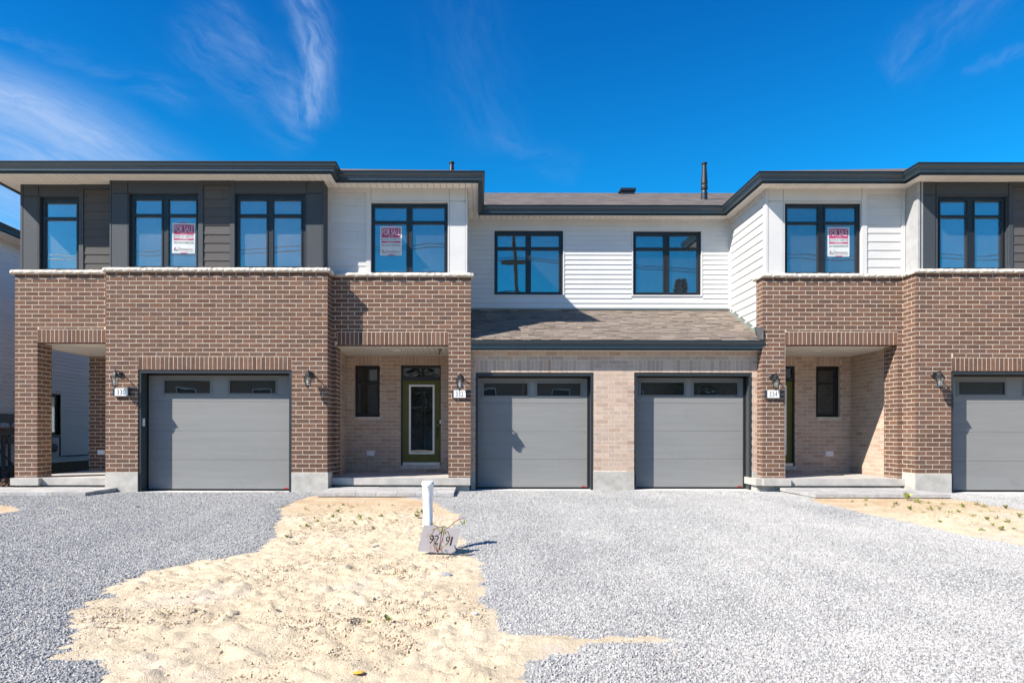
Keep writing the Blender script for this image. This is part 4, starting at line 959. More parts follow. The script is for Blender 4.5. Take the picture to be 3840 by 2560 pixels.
def g2w(px, py):
    px2 = px + ROLL * (py - HY); py2 = py - ROLL * (px - VX); k = (HY - py2) / FOC
    Y = 8.0
    for _ in range(40):
        Y = 0.5 * Y + 0.5 * (float(base_z(Y)) - CH) / k
    return ((px2 - VX) * Y / FOC, Y)
SAND1 = [g2w(*p) for p in [(1230, 1853), (1190, 1858), (1132, 1870), (1083, 1891), (1050, 1910), (1056, 1938), (1039, 1981), (1012, 2019), (980, 2052), (898, 2085), (816, 2101), (735, 2106), (653, 2128), (544, 2150), (479, 2172), (435, 2199), (381, 2210), (424, 2242), (326, 2259), (294, 2281), (267, 2324), (316, 2368), (294, 2411), (245, 2438), (261, 2466), (381, 2471), (365, 2493), (435, 2504), (392, 2560), (380, 2800), (2000, 2800),
    (1951, 2560), (1935, 2504), (1989, 2466), (2125, 2455), (2234, 2422), (2397, 2417), (2480, 2412), (2540, 2400), (2480, 2393), (2261, 2386), (2152, 2384), (1962, 2384), (1875, 2357), (1842, 2302), (1777, 2270), (1798, 2199), (1836, 2172), (1809, 2134), (1820, 2106), (1788, 2090), (1735, 2072), (1711, 2063), (1755, 2030), (1722, 2014), (1706, 1965), (1722, 1949), (1733, 1927), (1690, 1924), (1662, 1902), (1624, 1881), (1581, 1872), (1526, 1862), (1450, 1858)]]
SAND2 = [g2w(*p) for p in [(3067, 1857), (3318, 1860), (3441, 1857), (3563, 1867), (3686, 1887), (3840, 1915), (4300, 1995), (4300, 2150), (3840, 2046), (3747, 2028), (3563, 2000), (3441, 1967), (3257, 1927), (3135, 1899), (3043, 1878)]]
SAND3 = [g2w(*p) for p in [(-400, 1890), (0, 1894), (60, 1900), (85, 1909), (50, 1918), (0, 1925), (-400, 1950)]]
def sdist(px, py, poly):
    P = np.array(poly); n = len(P); d2 = np.full(px.shape, 1e9); ins = np.zeros(px.shape, bool)
    for i in range(n):
        a, b_ = P[i], P[(i + 1) % n]; ab = b_ - a; t = np.clip(((px - a[0]) * ab[0] + (py - a[1]) * ab[1]) / (ab @ ab + 1e-12), 0, 1)
        d2 = np.minimum(d2, (px - a[0] - t * ab[0]) ** 2 + (py - a[1] - t * ab[1]) ** 2)
        c = ((a[1] > py) != (b_[1] > py)) & (px < (b_[0] - a[0]) * (py - a[1]) / (b_[1] - a[1] + 1e-12) + a[0]); ins ^= c
    return np.where(ins, 1, -1) * np.sqrt(d2)
def sand_field(x, y):
    wx = x + 0.10 * fbm(x * 2.2, y * 2.2, 5, 3) + 0.09 * fbm(x * 8, y * 8, 8, 3, 0.7); wy = y + 0.12 * fbm(x * 2.2 + 9, y * 2.2, 6, 3) + 0.09 * fbm(x * 8 + 4, y * 8, 9, 3, 0.7)
    return np.maximum.reduce([sdist(wx, wy, SAND1), sdist(wx, wy, SAND2), sdist(wx, wy, SAND3)])
rr = np.random.default_rng(21)
dents = []
for _ in range(60):
    dents.append((rr.uniform(-3.6, 1.2), rr.uniform(3.2, 9.0), rr.uniform(0.05, 0.13), rr.uniform(0.10, 0.26), rr.uniform(0, 3.14), rr.uniform(0.010, 0.026)))
SIGN_XY = g2w(1668, 2062)
def ground_z(x, y, S=None):
    if S is None: S = sand_field(x, y)
    z = base_z(y)
    sandy = np.clip(S / 0.25 + 0.2, 0, 1)
    near = np.clip((10.8 - y) / 1.5, 0.25, 1)
    n = 0.03 * fbm(x * 0.9, y * 0.9, 31, 3) + 0.014 * fbm(x * 2.6, y * 3.2, 3, 3) * near
    lump = fbm(x * 5.5, y * 9, 44, 4); n2 = 0.040 * np.maximum(np.abs(lump) * 2 - 0.30, 0) * near
    pat = np.clip(fbm(x * 1.4, y * 1.8, 77, 3) * 4 + 0.2, 0, 1)
    n3 = pat * 0.05 * np.maximum(fbm(x * 11, y * 18, 52, 5, 0.65), -0.08) * near + 0.010 * fbm(x * 26, y * 34, 60, 2)
    dz = np.zeros_like(x)
    for (a, b_, rx, ry, th, dp) in dents:
        m = (abs(x - a) < 0.45) & (abs(y - b_) < 0.45)
        if not m.any(): continue
        u = (x[m] - a) * math.cos(th) + (y[m] - b_) * math.sin(th); v = -(x[m] - a) * math.sin(th) + (y[m] - b_) * math.cos(th)
        q = np.sqrt((u / ry) ** 2 + (v / rx) ** 2)
        dz[m] += -dp * np.clip(1 - q, 0, 1) ** 0.6 * (q < 1) + 0.5 * dp * np.exp(-((q - 1.15) / 0.22) ** 2)
    z = z + sandy * (n + n2 + n3 + dz)
    z = z + 0.055 * np.exp(-(((x - SIGN_XY[0]) / 0.28) ** 2 + ((y - SIGN_XY[1] + 0.10) / 0.10) ** 2)) + 0.05 * np.exp(-(((x + 9.9) / 0.5) ** 2 + ((y - 13.9) / 0.8) ** 2)) * 5
    gr = np.clip(-S / 0.3, 0, 1)
    z = z + gr * (0.018 + 0.05 * fbm(x * 0.8, y * 0.8, 91, 3) + 0.010 * fbm(x * 6, y * 6, 92, 2))
    lim = np.clip((y - 10.8) / 0.9, 0, 1)          # settle to grade against the buildings
    return np.where(lim > 0, z * (1 - lim) + (base_z(y) + 0.010 * fbm(x * 2, y * 2, 12, 3) - 0.005) * lim, z) + 0
def gzs(x, y): return float(ground_z(np.array([float(x)]), np.array([float(y)]))[0])

def axis(dense, far):
    return np.unique(np.concatenate([dense, far]))
xs = axis(np.concatenate([np.arange(-11, -5, 0.07), np.arange(-5, 4, 0.026), np.arange(4, 12, 0.07)]), np.concatenate([-11 - np.geomspace(0.3, 900, 26), 12 + np.geomspace(0.3, 900, 26)]))
ys = axis(np.concatenate([np.arange(2.6, 8, 0.026), np.arange(8, 14, 0.045)]), np.concatenate([2.6 - np.geomspace(0.2, 900, 26), 14 + np.geomspace(0.2, 900, 26)]))
Xg, Yg = np.meshgrid(xs, ys, indexing='ij'); Sg = sand_field(Xg, Yg)
Zg = ground_z(Xg, Yg, Sg); out_ = (Yg < 2.2) | (Yg > 14.5) | (Xg < -11.5) | (Xg > 12.5); Zg = np.where(out_, base_z(Yg) - 0.0, Zg)
# keep the sheet clear of pavers, slabs and buildings
def sink(x0, x1, y0, y1, z): 
    m = (Xg > x0) & (Xg < x1) & (Yg > y0) & (Yg < y1); Zg[m] = np.minimum(Zg[m], z)
sink(-2.9, -0.48, 12.05, 13.5, 0.02); sink(-11.5, -7.3, 12.1, 13.4, 0.02); sink(6.2, 8.6, 12.0, 13.5, 0.02)
sink(-9.5, 14.5, 13.25, 40, -0.06); sink(g330[0], g330[1], 12.98, 14, -0.05); sink(g336[0], 14.5, 12.98, 14, -0.05)
def grid_mesh(name, Xa, Ya, Za, keep=None):
    nx, ny = Xa.shape; vid = np.arange(nx * ny).reshape(nx, ny)
    q = np.stack([vid[:-1, :-1], vid[1:, :-1], vid[1:, 1:], vid[:-1, 1:]], -1).reshape(-1, 4)
    V = np.stack([Xa.ravel(), Ya.ravel(), Za.ravel()], 1)
    if keep is not None:
        k = keep.ravel()[q].all(1); q = q[k]; used = np.unique(q); re = -np.ones(nx * ny, int); re[used] = np.arange(len(used)); q = re[q]; V = V[used]
    else: used = np.arange(nx * ny)
    me = bpy.data.meshes.new(name); me.vertices.add(len(V)); me.vertices.foreach_set('co', V.ravel())
    me.loops.add(len(q) * 4); me.loops.foreach_set('vertex_index', q.ravel()); me.polygons.add(len(q))
    me.polygons.foreach_set('loop_start', np.arange(0, len(q) * 4, 4)); me.polygons.foreach_set('loop_total', np.full(len(q), 4))
    me.polygons.foreach_set('use_smooth', np.ones(len(q), bool)); me.update(calc_edges=True); return me, used
def sand_mat():
    m = bpy.data.materials.new('sand'); m.use_nodes = True; t = NT(m.node_tree); b = m.node_tree.nodes['Principled BSDF']
    g = t.new('ShaderNodeNewGeometry'); P_ = g.outputs['Position']; s = t.new('ShaderNodeSeparateXYZ'); t.l.new(P_, s.inputs[0])
    c = t.mix(t.lin(t.noise(P_, 1.3, 6, 0.6, 0.3), 0.35, 0.65, 0, 1), (0.66, 0.555, 0.40), (0.57, 0.465, 0.325))
    c = t.mix(t.ss(t.noise(P_, 0.7, 5, 0.6), 0.55, 0.7), c, (0.60, 0.515, 0.42))
    c = t.mix(t.m('MULTIPLY', t.ss(t.noise(P_, 3.0, 6, 0.7), 0.58, 0.75), 0.6), c, (0.42, 0.29, 0.17))
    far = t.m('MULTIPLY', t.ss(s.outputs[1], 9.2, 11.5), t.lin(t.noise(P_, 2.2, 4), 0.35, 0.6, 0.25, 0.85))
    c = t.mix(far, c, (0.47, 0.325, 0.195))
    c = t.mix(t.m('MULTIPLY', t.ss(t.noise(P_, 170, 2, 0.6), 0.62, 0.75), 0.5), c, (0.25, 0.2, 0.16))
    t.put(b.inputs['Base Color'], c); b.inputs['Roughness'].default_value = 0.95; b.inputs['Specular IOR Level'].default_value = 0.1
    bn = t.new('ShaderNodeBump'); bn.inputs['Strength'].default_value = 0.9; bn.inputs['Distance'].default_value = 0.020
    hgt = t.m('ADD', t.noise(P_, 34, 6, 0.7), t.m('MULTIPLY', t.noise(P_, 140, 3, 0.6), 0.5)); t.put(bn.inputs['Height'], hgt); t.l.new(bn.outputs[0], b.inputs['Normal']); return m
def gravel_mat(stone):
    m = bpy.data.materials.new('gravel_stone' if stone else 'gravel_fines'); m.use_nodes = True; t = NT(m.node_tree); b = m.node_tree.nodes['Principled BSDF']
    g = t.new('ShaderNodeNewGeometry'); P_ = g.outputs['Position']; oi = t.new('ShaderNodeObjectInfo'); s = t.new('ShaderNodeSeparateXYZ'); t.l.new(P_, s.inputs[0])
    if stone:
        cr = t.new('ShaderNodeValToRGB'); els = cr.color_ramp.elements
        els[0].position = 0; els[0].color = (0.20, 0.197, 0.193, 1); els[1].position = 1; els[1].color = (0.52, 0.51, 0.495, 1)
        for p, cc in ((0.25, (0.29, 0.284, 0.276)), (0.6, (0.355, 0.349, 0.340)), (0.97, (0.45, 0.443, 0.432)), (0.985, (0.36, 0.22, 0.15))):
            e = els.new(p); e.color = (*cc, 1)
        t.l.new(oi.outputs['Random'], cr.inputs[0]); c = cr.outputs[0]
        c = t.mix(t.m('MULTIPLY', t.noise(P_, 90, 3), 0.5), c, (0.37, 0.372, 0.372))
    else:
        c = t.mix(t.noise(P_, 55, 5, 0.75), (0.09, 0.092, 0.097), (0.44, 0.437, 0.43))
    mpg = t.new('ShaderNodeMapping'); t.l.new(P_, mpg.inputs['Vector']); mpg.inputs['Scale'].default_value = (1.5, 0.16, 1.0); mpg.inputs['Rotation'].default_value = (0, 0, 0.12)
    trk = t.lin(t.noise(mpg.outputs[0], 1.0, 4, 0.55), 0.40, 0.60, 0, 1)      # wheel-packed dusty strips
    dust = t.m('MULTIPLY', t.m('ADD', t.m('MULTIPLY', t.lin(t.noise(P_, 0.55, 5, 0.6), 0.36, 0.62, 0, 1), 0.55), t.m('MULTIPLY', trk, 0.5)), t.lin(s.outputs[0], -2.6, 1.0, 0.55, 1.0))
    c = t.mix(t.m('MULTIPLY', dust, 0.62), c, (0.445, 0.434, 0.414))
    t.put(b.inputs['Base Color'], c); b.inputs['Roughness'].default_value = 0.85; b.inputs['Specular IOR Level'].default_value = 0.25
    if not stone:
        bn = t.new('ShaderNodeBump'); bn.inputs['Strength'].default_value = 1.0; bn.inputs['Distance'].default_value = 0.015
        t.put(bn.inputs['Height'], t.noise(P_, 60, 4, 0.7)); t.l.new(bn.outputs[0], b.inputs['Normal'])
    return m
sandm = sand_mat(); stonem = gravel_mat(True); finem = gravel_mat(False)
clodm = M('sand_clod', (0.60, 0.50, 0.37), (0.46, 0.36, 0.25), rough=0.95, nscale=40, rnd=0.12, bump=0.6)
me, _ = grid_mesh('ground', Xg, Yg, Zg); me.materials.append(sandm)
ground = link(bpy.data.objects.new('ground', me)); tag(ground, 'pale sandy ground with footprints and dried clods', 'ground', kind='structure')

def scatter_group(name, smin, smax, flat, matl, base_mat, seed):
    ng = bpy.data.node_groups.new(name, 'GeometryNodeTree')
    ng.interface.new_socket('Geometry', in_out='INPUT', socket_type='NodeSocketGeometry'); ng.interface.new_socket('Geometry', in_out='OUTPUT', socket_type='NodeSocketGeometry')
    N = ng.nodes; L = ng.links; gi = N.new('NodeGroupInput'); go = N.new('NodeGroupOutput')
    na = N.new('GeometryNodeInputNamedAttribute'); na.data_type = 'FLOAT'; na.inputs['Name'].default_value = 'dens'
    dp = N.new('GeometryNodeDistributePointsOnFaces'); L.new(gi.outputs[0], dp.inputs['Mesh']); L.new(na.outputs['Attribute'], dp.inputs['Density']); dp.inputs['Seed'].default_value = seed
    jn = N.new('GeometryNodeJoinGeometry')
    for k in range(4):
        ic = N.new('GeometryNodeMeshIcoSphere'); ic.inputs['Radius'].default_value = 0.5; ic.inputs['Subdivisions'].default_value = 1
        sp_ = N.new('GeometryNodeSetPosition'); rv = N.new('FunctionNodeRandomValue'); rv.data_type = 'FLOAT_VECTOR'
        rv.inputs['Min'].default_value = (-0.2, -0.2, -0.2); rv.inputs['Max'].default_value = (0.2, 0.2, 0.2); rv.inputs['Seed'].default_value = k * 7 + 1
        L.new(ic.outputs['Mesh'], sp_.inputs['Geometry']); L.new(rv.outputs['Value'], sp_.inputs['Offset'])
        sm = N.new('GeometryNodeSetMaterial'); sm.inputs['Material'].default_value = matl; L.new(sp_.outputs[0], sm.inputs[0])
        ss_ = N.new('GeometryNodeSetShadeSmooth'); ss_.inputs['Shade Smooth'].default_value = False; L.new(sm.outputs[0], ss_.inputs[0])
        gt = N.new('GeometryNodeGeometryToInstance'); L.new(ss_.outputs[0], gt.inputs[0]); L.new(gt.outputs[0], jn.inputs[0])
    io = N.new('GeometryNodeInstanceOnPoints'); L.new(dp.outputs['Points'], io.inputs['Points']); L.new(jn.outputs[0], io.inputs['Instance']); io.inputs['Pick Instance'].default_value = True
    r1 = N.new('FunctionNodeRandomValue'); r1.data_type = 'FLOAT_VECTOR'; r1.inputs['Max'].default_value = (6.28, 6.28, 6.28); r1.inputs['Min'].default_value = (0, 0, 0); r1.inputs['Seed'].default_value = seed + 3
    L.new(r1.outputs['Value'], io.inputs['Rotation'])
    r2 = N.new('FunctionNodeRandomValue'); r2.data_type = 'FLOAT_VECTOR'; r2.inputs['Min'].default_value = (smin, smin * 0.8, smin * flat); r2.inputs['Max'].default_value = (smax, smax * 0.85, smax * flat); r2.inputs['Seed'].default_value = seed + 9
    L.new(r2.outputs['Value'], io.inputs['Scale'])
    j2 = N.new('GeometryNodeJoinGeometry'); L.new(gi.outputs[0], j2.inputs[0]) if base_mat else None; L.new(io.outputs[0], j2.inputs[0]); L.new(j2.outputs[0], go.inputs[0])
    return ng
def stuff_patch(name, lo, hi, step, fn_keep, fn_dens, lift, mats, group, label, cat, zoff=None):
    xa = np.arange(lo[0], hi[0], step); ya = np.arange(lo[1], hi[1], step); Xa, Ya = np.meshgrid(xa, ya, indexing='ij'); S = sand_field(Xa, Ya)
    keep = fn_keep(Xa, Ya, S); Za = ground_z(Xa, Ya, S) + lift(Xa, Ya, S)
    me, used = grid_mesh(name, Xa, Ya, Za, keep)
    at = me.attributes.new('dens', 'FLOAT', 'POINT'); at.data.foreach_set('value', fn_dens(Xa, Ya, S).ravel()[used].astype(np.float32))
    for m in mats: me.materials.append(m)
    o = link(bpy.data.objects.new(name, me)); md = o.modifiers.new('scatter', 'NODES'); md.node_group = group
    return tag(o, label, cat, kind='stuff')
def blocked(x, y):
    m = (y > 13.02) & (x > -7.4) & (x < XP1R + 0.05) | (y > 13.3) & (x < -7.2) & (x > -9.5) | (y > 13.66) & (x > -0.1) & (x < 5.9) | (y > 13.02) & (x > 8.7) | (y > 13.34) & (x <= 8.8) & (x > 5.7) | (y > 13.34) & (x < -0.1) & (x > -3.0)
    for (a, b_, c, d) in ((-2.95, -0.42, 11.97, 13.4), (-12, -7.19, 11.97, 13.4), (6.15, 8.63, 11.9, 13.4)): m = m | ((x > a) & (x < b_) & (y > c) & (y < d))
    return m
dens_fn = lambda x, y, S: np.where(S < -0.015, np.where(y < 6.5, 4600.0, np.where(y < 9, 3400.0, 2300.0)), 700.0 * np.exp(-np.maximum(S, 0) / 0.06)) * np.where(blocked(x, y), 0, 1) * np.clip(1.0 - 0.45 * np.clip(fbm(x * 0.9, y * 1.2, 120, 3) * 2.2, 0, 1) * (x > -0.5), 0.3, 1)
gN = scatter_group('gravel_scatter', 0.010, 0.029, 0.55, stonem, True, 5)
lf = lambda x, y, S: np.where(S < 0, 0.004 + np.clip(-S / 0.1, 0, 1) * 0.006, -0.012)
stuff_patch('gravel', (-10.5, 2.9), (-2.0, 13.9), 0.07, lambda x, y, S: (S < 0.14) & ~((y > 13.35) & (x > -9.6)), lambda x, y, S: dens_fn(x, y, S) * (x < -0.9), lf, [finem], gN, 'blue grey crushed gravel of the driveway at the left, in front of garage 330', 'gravel')
stuff_patch('gravel', (-2.0, 2.9), (11.3, 13.9), 0.07, lambda x, y, S: (S < 0.14) & ~((y > 13.75)), dens_fn, lf, [finem], gN, 'pale grey crushed gravel of the wide driveway right of the sand strip', 'gravel')
gC = scatter_group('clod_scatter', 0.005, 0.032, 0.6, clodm, False, 15)
cd = lambda x, y, S: np.where(S > 0.02, 220 + 4200 * np.clip(fbm(x * 1.6, y * 1.9, 210, 3) * 4 - 0.5, 0, 1), 0) * (~blocked(x, y))
stuff_patch('sand_clods', (-4.4, 3.0), (2.6, 11.95), 0.07, lambda x, y, S: S > 0.0, cd, lambda x, y, S: 0 * x - 0.004, [clodm], gC, 'small dry clods crumbled over the sand strip', 'sand clods')
stuff_patch('sand_clods', (5.5, 7.0), (11.5, 12.0), 0.07, lambda x, y, S: S > 0.0, lambda x, y, S: cd(x, y, S) * 0.5, lambda x, y, S: 0 * x - 0.004, [clodm], gC, 'tiny clods over the sandy bed in front of the right porch', 'sand clods')
road = B(); road.box(-300, 300, -16, -8.0, -0.5, -0.18); road.build('road', M('asphalt', (0.05, 0.05, 0.052), (0.04, 0.04, 0.042), rough=0.9, nscale=20)); bpy.data.objects['road']['kind'] = 'structure'

# ---------------------------------------------------------------- paver walks
def walk(x0, x1, y0, y1, zt, label, lenx=0.38, wy=0.3):
    r = empty('paver_path', ((x0 + x1) / 2, y0, zt), label, 'path'); r['kind'] = 'structure'; inv = Matrix.Translation(r.location).inverted()
    B().box(x0 + 0.02, x1 - 0.02, y0 + 0.02, y1, -0.12, zt - 0.04).build('bedding', finem, r, inv)
    n = max(1, round((y1 - y0) / wy)); sy = (y1 - y0) / n
    for j in range(n):
        x = x0; first_ = True
        while x < x1 - 0.01:
            L = (lenx * (0.55 if (first_ and j % 2) else 1)) * rng.uniform(0.9, 1.1); e = min(x + L, x1)
            if x1 - e < 0.12: e = x1
            o = bpy.data.objects.new('paver', unit('box', paverm)); link(o, r, inv); hz = rng.uniform(-0.002, 0.002)
            o.matrix_basis = Matrix.Translation(((x + e) / 2, y0 + (j + .5) * sy, zt - 0.03 + hz)) @ Matrix.Diagonal((e - x - 0.006, sy - 0.006, 0.06, 1)); x = e; first_ = False
walk(-2.95, -0.43, 11.98, 13.32, 0.098, 'grey paver path at the foot of the middle porch slab')
walk(-11.4, -7.2, 12.0, 13.16, 0.098, 'sandy grey paver path below the far left porch')
walk(6.16, 8.63, 11.9, 13.3, 0.098, 'grey paver path at the foot of the right porch slab')

# ---------------------------------------------------------------- stand pipe, lot sign, plants
Yp = 7.25; xp = X(1604.5, Yp, 1950); zt = Z(1803, Yp, 1604); zb = gzs(xp, Yp) - 0.15
b = B().lathe((xp, Yp, zb), [(0.0535, 0), (0.0535, zt - zb - 0.205), (0.0565, zt - zb - 0.185), (0.060, zt - zb - 0.15), (0.060, zt - zb - 0.06), (0.0685, zt - zb - 0.05), (0.0685, zt - zb - 0.02), (0.0605, zt - zb - 0.014), (0.0605, zt - zb), (0.054, zt - zb), (0.052, zt - zb - 0.3)], 32)
o = b.build('stand_pipe', pvc, smooth=False); o.data.polygons.foreach_set('use_smooth', [len(p.vertices) == 4 for p in o.data.polygons])
tag(o, 'white plastic service pipe standing upright in the sand behind the 92 91 board', 'pipe')
Ys = 7.05; c4 = [(1589, 1966), (1729, 1981), (1705, 2075), (1566, 2066)]
zfix = lambda q: (X(q[0], Ys + (0.05 if q[1] < 2000 else 0), q[1]), Ys + (0.05 if q[1] < 2000 else 0), Z(q[1], Ys + (0.05 if q[1] < 2000 else 0), q[0]))
v4 = [Vector(zfix(q)) for q in c4]; nrm = (v4[1] - v4[0]).cross(v4[2] - v4[0]).normalized()
if nrm.y > 0: nrm = -nrm
r = empty('lot_sign', tuple((v4[2] + v4[3]) / 2), 'tilted grey board lettered 92 and 91 leaning on the white pipe', 'sign'); inv = Matrix.Translation(r.location).inverted()
bd = B().add([p + nrm * 0.003 for p in v4] + [p - nrm * 0.003 for p in v4], [(0, 1, 2, 3), (7, 6, 5, 4), (0, 4, 5, 1), (1, 5, 6, 2), (2, 6, 7, 3), (3, 7, 4, 0)]).build('board', coro, r, inv)
ex = (v4[1] - v4[0]); ez = (v4[0] - v4[3]); O_ = v4[3]
for s_, a0, a1, c0, c1 in (('9', .235, .345, .33, .66), ('2', .36, .48, .34, .67), ('9', .665, .765, .33, .665), ('1', .795, .838, .335, .67)):
    me = text_mesh(s_, a0, a1, c0, c1, 0, inkm)
    for v in me.vertices: u_, w_ = v.co.x, v.co.z; v.co = O_ + ex * u_ + ez * w_ + nrm * 0.006
    link(bpy.data.objects.new('digit', me), bd)
def leaf_mesh(b, p, d, up, L, wd, mi=0):
    d = Vector(d).normalized(); up = Vector(up); sd = d.cross(up).normalized(); p = Vector(p)
    m_ = p + d * L * 0.5 + up * L * 0.10
    b.add([p, m_ + sd * wd, p + d * L - up * L * 0.12, m_ - sd * wd], [(0, 1, 2), (0, 2, 3)], mi)
# red-stemmed knotweed in front of the board
b1, b2, b3 = B(), B(), B(); Yk = 6.95; rk = random.Random(4)
def kp(px, py, dy=0.0): return Vector((X(px, Yk + dy, py), Yk + dy, Z(py, Yk + dy, px)))
root_ = kp(1643, 2069)
stems = [[(1643, 2069), (1650, 2035), (1655, 2005), (1660, 1975), (1652, 1974), (1640, 1980), (1655, 2000)],
         [(1645, 2066), (1662, 2010), (1665, 1985), (1684, 1975), (1705, 1956), (1722, 1946), (1741, 1941), (1742, 1956)],
         [(1643, 2069), (1630, 2030), (1618, 2003), (1630, 1985), (1642, 1975), (1625, 1966), (1610, 1960)],
         [(1646, 2060), (1676, 2040), (1688, 2015), (1680, 1992), (1666, 1988)], [(1640, 2068), (1625, 2040), (1640, 2020)]]
for st in stems:
    pts = [kp(x, y, -0.015 * k + rk.uniform(-.02, .02)) for k, (x, y) in enumerate(st)]
    b1.tube(pts, [0.0045] * (len(pts) - 1) + [0.002], 5)
    for k in range(1, len(pts)):
        if rk.random() < 0.75: leaf_mesh(b2, pts[k], (rk.uniform(-1, 1), rk.uniform(-.5, .2), rk.uniform(-.9, .2)), (0, -0.3, 1), rk.uniform(.05, .085), .010)
for (x, y, n) in ((1606, 1999, 5), (1608, 2020, 5), (1612, 2045, 7), (1632, 2055, 7), (1653, 1990, 6), (1668, 1985, 5), (1655, 2045, 6), (1662, 2020, 5), (1640, 2068, 4)):
    for k in range(n): c_ = kp(x + rk.uniform(-4, 4), y + k * 3.2, rk.uniform(-.02, .02)); b3.lathe(c_, [(0.001, -0.006), (0.0055, 0), (0.001, 0.007)], 5)
kw = empty('knotweed', tuple(root_), 'red stemmed weed with drooping seed heads growing in front of the 92 91 board', 'weed'); kinv = Matrix.Translation(root_).inverted()
b1.build('stem', stemr, kw, kinv); b2.build('foliage', leaf, kw, kinv); b3.build('seed_heads', seedm, kw, kinv)
# weed tufts
def tuft_mesh(seed, size, broad=False):
    r_ = random.Random(seed); b = B(); n = r_.randint(9, 15)
    for k in range(n):
        a = r_.uniform(0, 6.28); el = r_.uniform(0.45, 1.4); L = size * r_.uniform(0.5, 1.1)
        d = Vector((COS(a) * COS(el), SIN(a) * COS(el), SIN(el)))
        if broad: leaf_mesh(b, d * size * 0.25, d, (0, 0, 1), L * 0.8, L * 0.28)
        else:
            leaf_mesh(b, (0, 0, 0), d, (0, 0, 1), L, L * 0.075)
            if r_.random() < 0.4: leaf_mesh(b, d * L * .5, (COS(a + 1), SIN(a + 1), .4), (0, 0, 1), L * .4, L * .08)
    return b.mesh('weed', leaf)
TM = [tuft_mesh(i, 0.11) for i in range(5)] + [tuft_mesh(i + 20, 0.09, True) for i in range(3)]
def weed(px, py, k, lab, sc_=1.0, grp='weed tufts on the sand'):
    x, y = g2w(px, py); o = bpy.data.objects.new('weed', TM[k]); link(o); o.location = (x, y, gzs(x, y) - 0.004); o.rotation_euler = (0, 0, rng.uniform(0, 6)); o.scale = (sc_,) * 3
    return tag(o, lab, 'weed', grp)
WEEDS = []
def weed_row(lst, place, grp):
    """rows from back to front, each weed named by its rank from the left"""
    lst = sorted(lst, key=lambda q: q[1]); nrow = max(1, math.ceil(len(lst) / 8)); per = math.ceil(len(lst) / nrow)
    rn = {3: ['back', 'middle', 'front'], 4: ['back', 'second', 'third', 'front']}[nrow]
    for k in range(nrow):
        row = sorted(lst[k * per:(k + 1) * per])
        for i, (px, py, kk, s_) in enumerate(row):
            od = ['leftmost', 'second', 'third', 'fourth', 'fifth', 'sixth', 'seventh', 'rightmost'][i if i < len(row) - 1 else 7]
            fl = '' if od in ('leftmost', 'rightmost') else ' from the left'
            weed(px, py, kk, f"{'broad leaved' if kk > 4 else 'thin bladed'} weed {od}{fl} in the {rn[k]} row {place}", s_ * 0.72, grp)
weed_row([(1265, 1925, 5, 1.1), (1350, 1940, 0, 1.2), (1355, 1962, 6, 0.9), (1150, 1975, 5, .9), (1165, 1983, 1, .8), (1250, 1940, 2, 1), (1430, 1938, 0, 1), (1485, 1955, 6, .9), (1195, 1955, 3, .9), (1275, 1958, 4, .8), (1390, 1948, 3, .7), (1325, 1965, 1, .8), (1400, 1985, 2, .7), (1125, 1978, 4, .7), (1320, 1903, 1, .8), (1285, 1893, 2, .8), (1232, 1899, 6, .8), (1145, 1909, 0, .7), (1420, 1893, 1, .7), (1472, 1893, 2, .6), (1195, 1895, 4, .7), (1565, 1925, 0, .8), (1060, 1900, 3, .6), (1215, 1980, 3, .6), (1180, 1945, 2, .6)], 'left of the pipe', 'weed tufts on the sand')
weed(1562, 1943, 7, 'leafy weed in the churned soil left of the white pipe', 1.2); weed(1590, 1930, 5, 'bright weed touching the left side of the white pipe', 1.2)
weed(1076, 2012, 7, 'bright seedling beside the left gravel edge of the sand strip', .7); weed(1455, 2340, 7, 'lone leafy seedling in the near middle of the sand', 0.75); weed(1386, 2338, 5, 'flat dark seedling left of the lone leafy one', 0.5)
weed(3402, 1874, 7, 'broad leaved weed in front of the right paver path', 2.0)
weed_row([(3358, 1893, 6, 1.2), (3440, 1885, 0, 1.6), (3485, 1890, 1, 1.1), (3245, 1875, 2, 1), (3540, 1895, 3, 1), (3410, 1912, 5, 1.3), (3350, 1905, 1, 1), (3245, 1893, 4, .8), (3195, 1880, 0, .7), (3610, 1903, 2, 1.2), (3660, 1893, 6, 1.2), (3690, 1900, 0, 1), (3770, 1905, 5, 1.2), (3710, 1920, 1, 1), (3600, 1925, 3, 1), (3490, 1913, 0, 1.2), (3520, 1912, 2, 1), (3700, 1955, 5, 1.1), (3740, 1950, 1, 1), (3780, 1965, 0, 1.2), (3755, 1993, 7, 1.3), (3800, 1990, 6, 1), (3680, 1993, 6, .9), (3530, 1962, 3, .8), (3560, 1928, 4, 1), (3650, 1940, 4, .9), (3820, 1940, 2, 1.2), (3725, 1973, 2, .9), (3640, 1966, 1, .8), (3460, 1930, 4, .8)], 'on the right sand bed', 'weed tufts on the right sand bed')
def sprouts(cx, cy, rx, ry, n, label):
    q = random.Random(int(cx)); b = B()
    for _ in range(n):
        x, y = g2w(cx + q.gauss(0, rx), cy + q.gauss(0, ry)); z = gzs(x, y)
        for k in range(q.randint(2, 4)):
            a = q.uniform(0, 6.28); el = q.uniform(0.5, 1.4); leaf_mesh(b, (x + q.uniform(-.01, .01), y, z - .003), (COS(a) * COS(el), SIN(a) * COS(el), SIN(el)), (0, 0, 1), q.uniform(.025, .06), .0022)
    tag(b.build('grass_sprouts', M('dry_sprout', (0.34, 0.33, 0.13), (0.40, 0.34, 0.18), rough=.7, rnd=.2)), label, 'grass', kind='stuff')
sprouts(1300, 1930, 110, 24, 90, 'thin dry yellow green sprouts over the back of the sand strip')
sprouts(3560, 1920, 130, 28, 110, 'thin dry yellow green sprouts over the right sand bed')
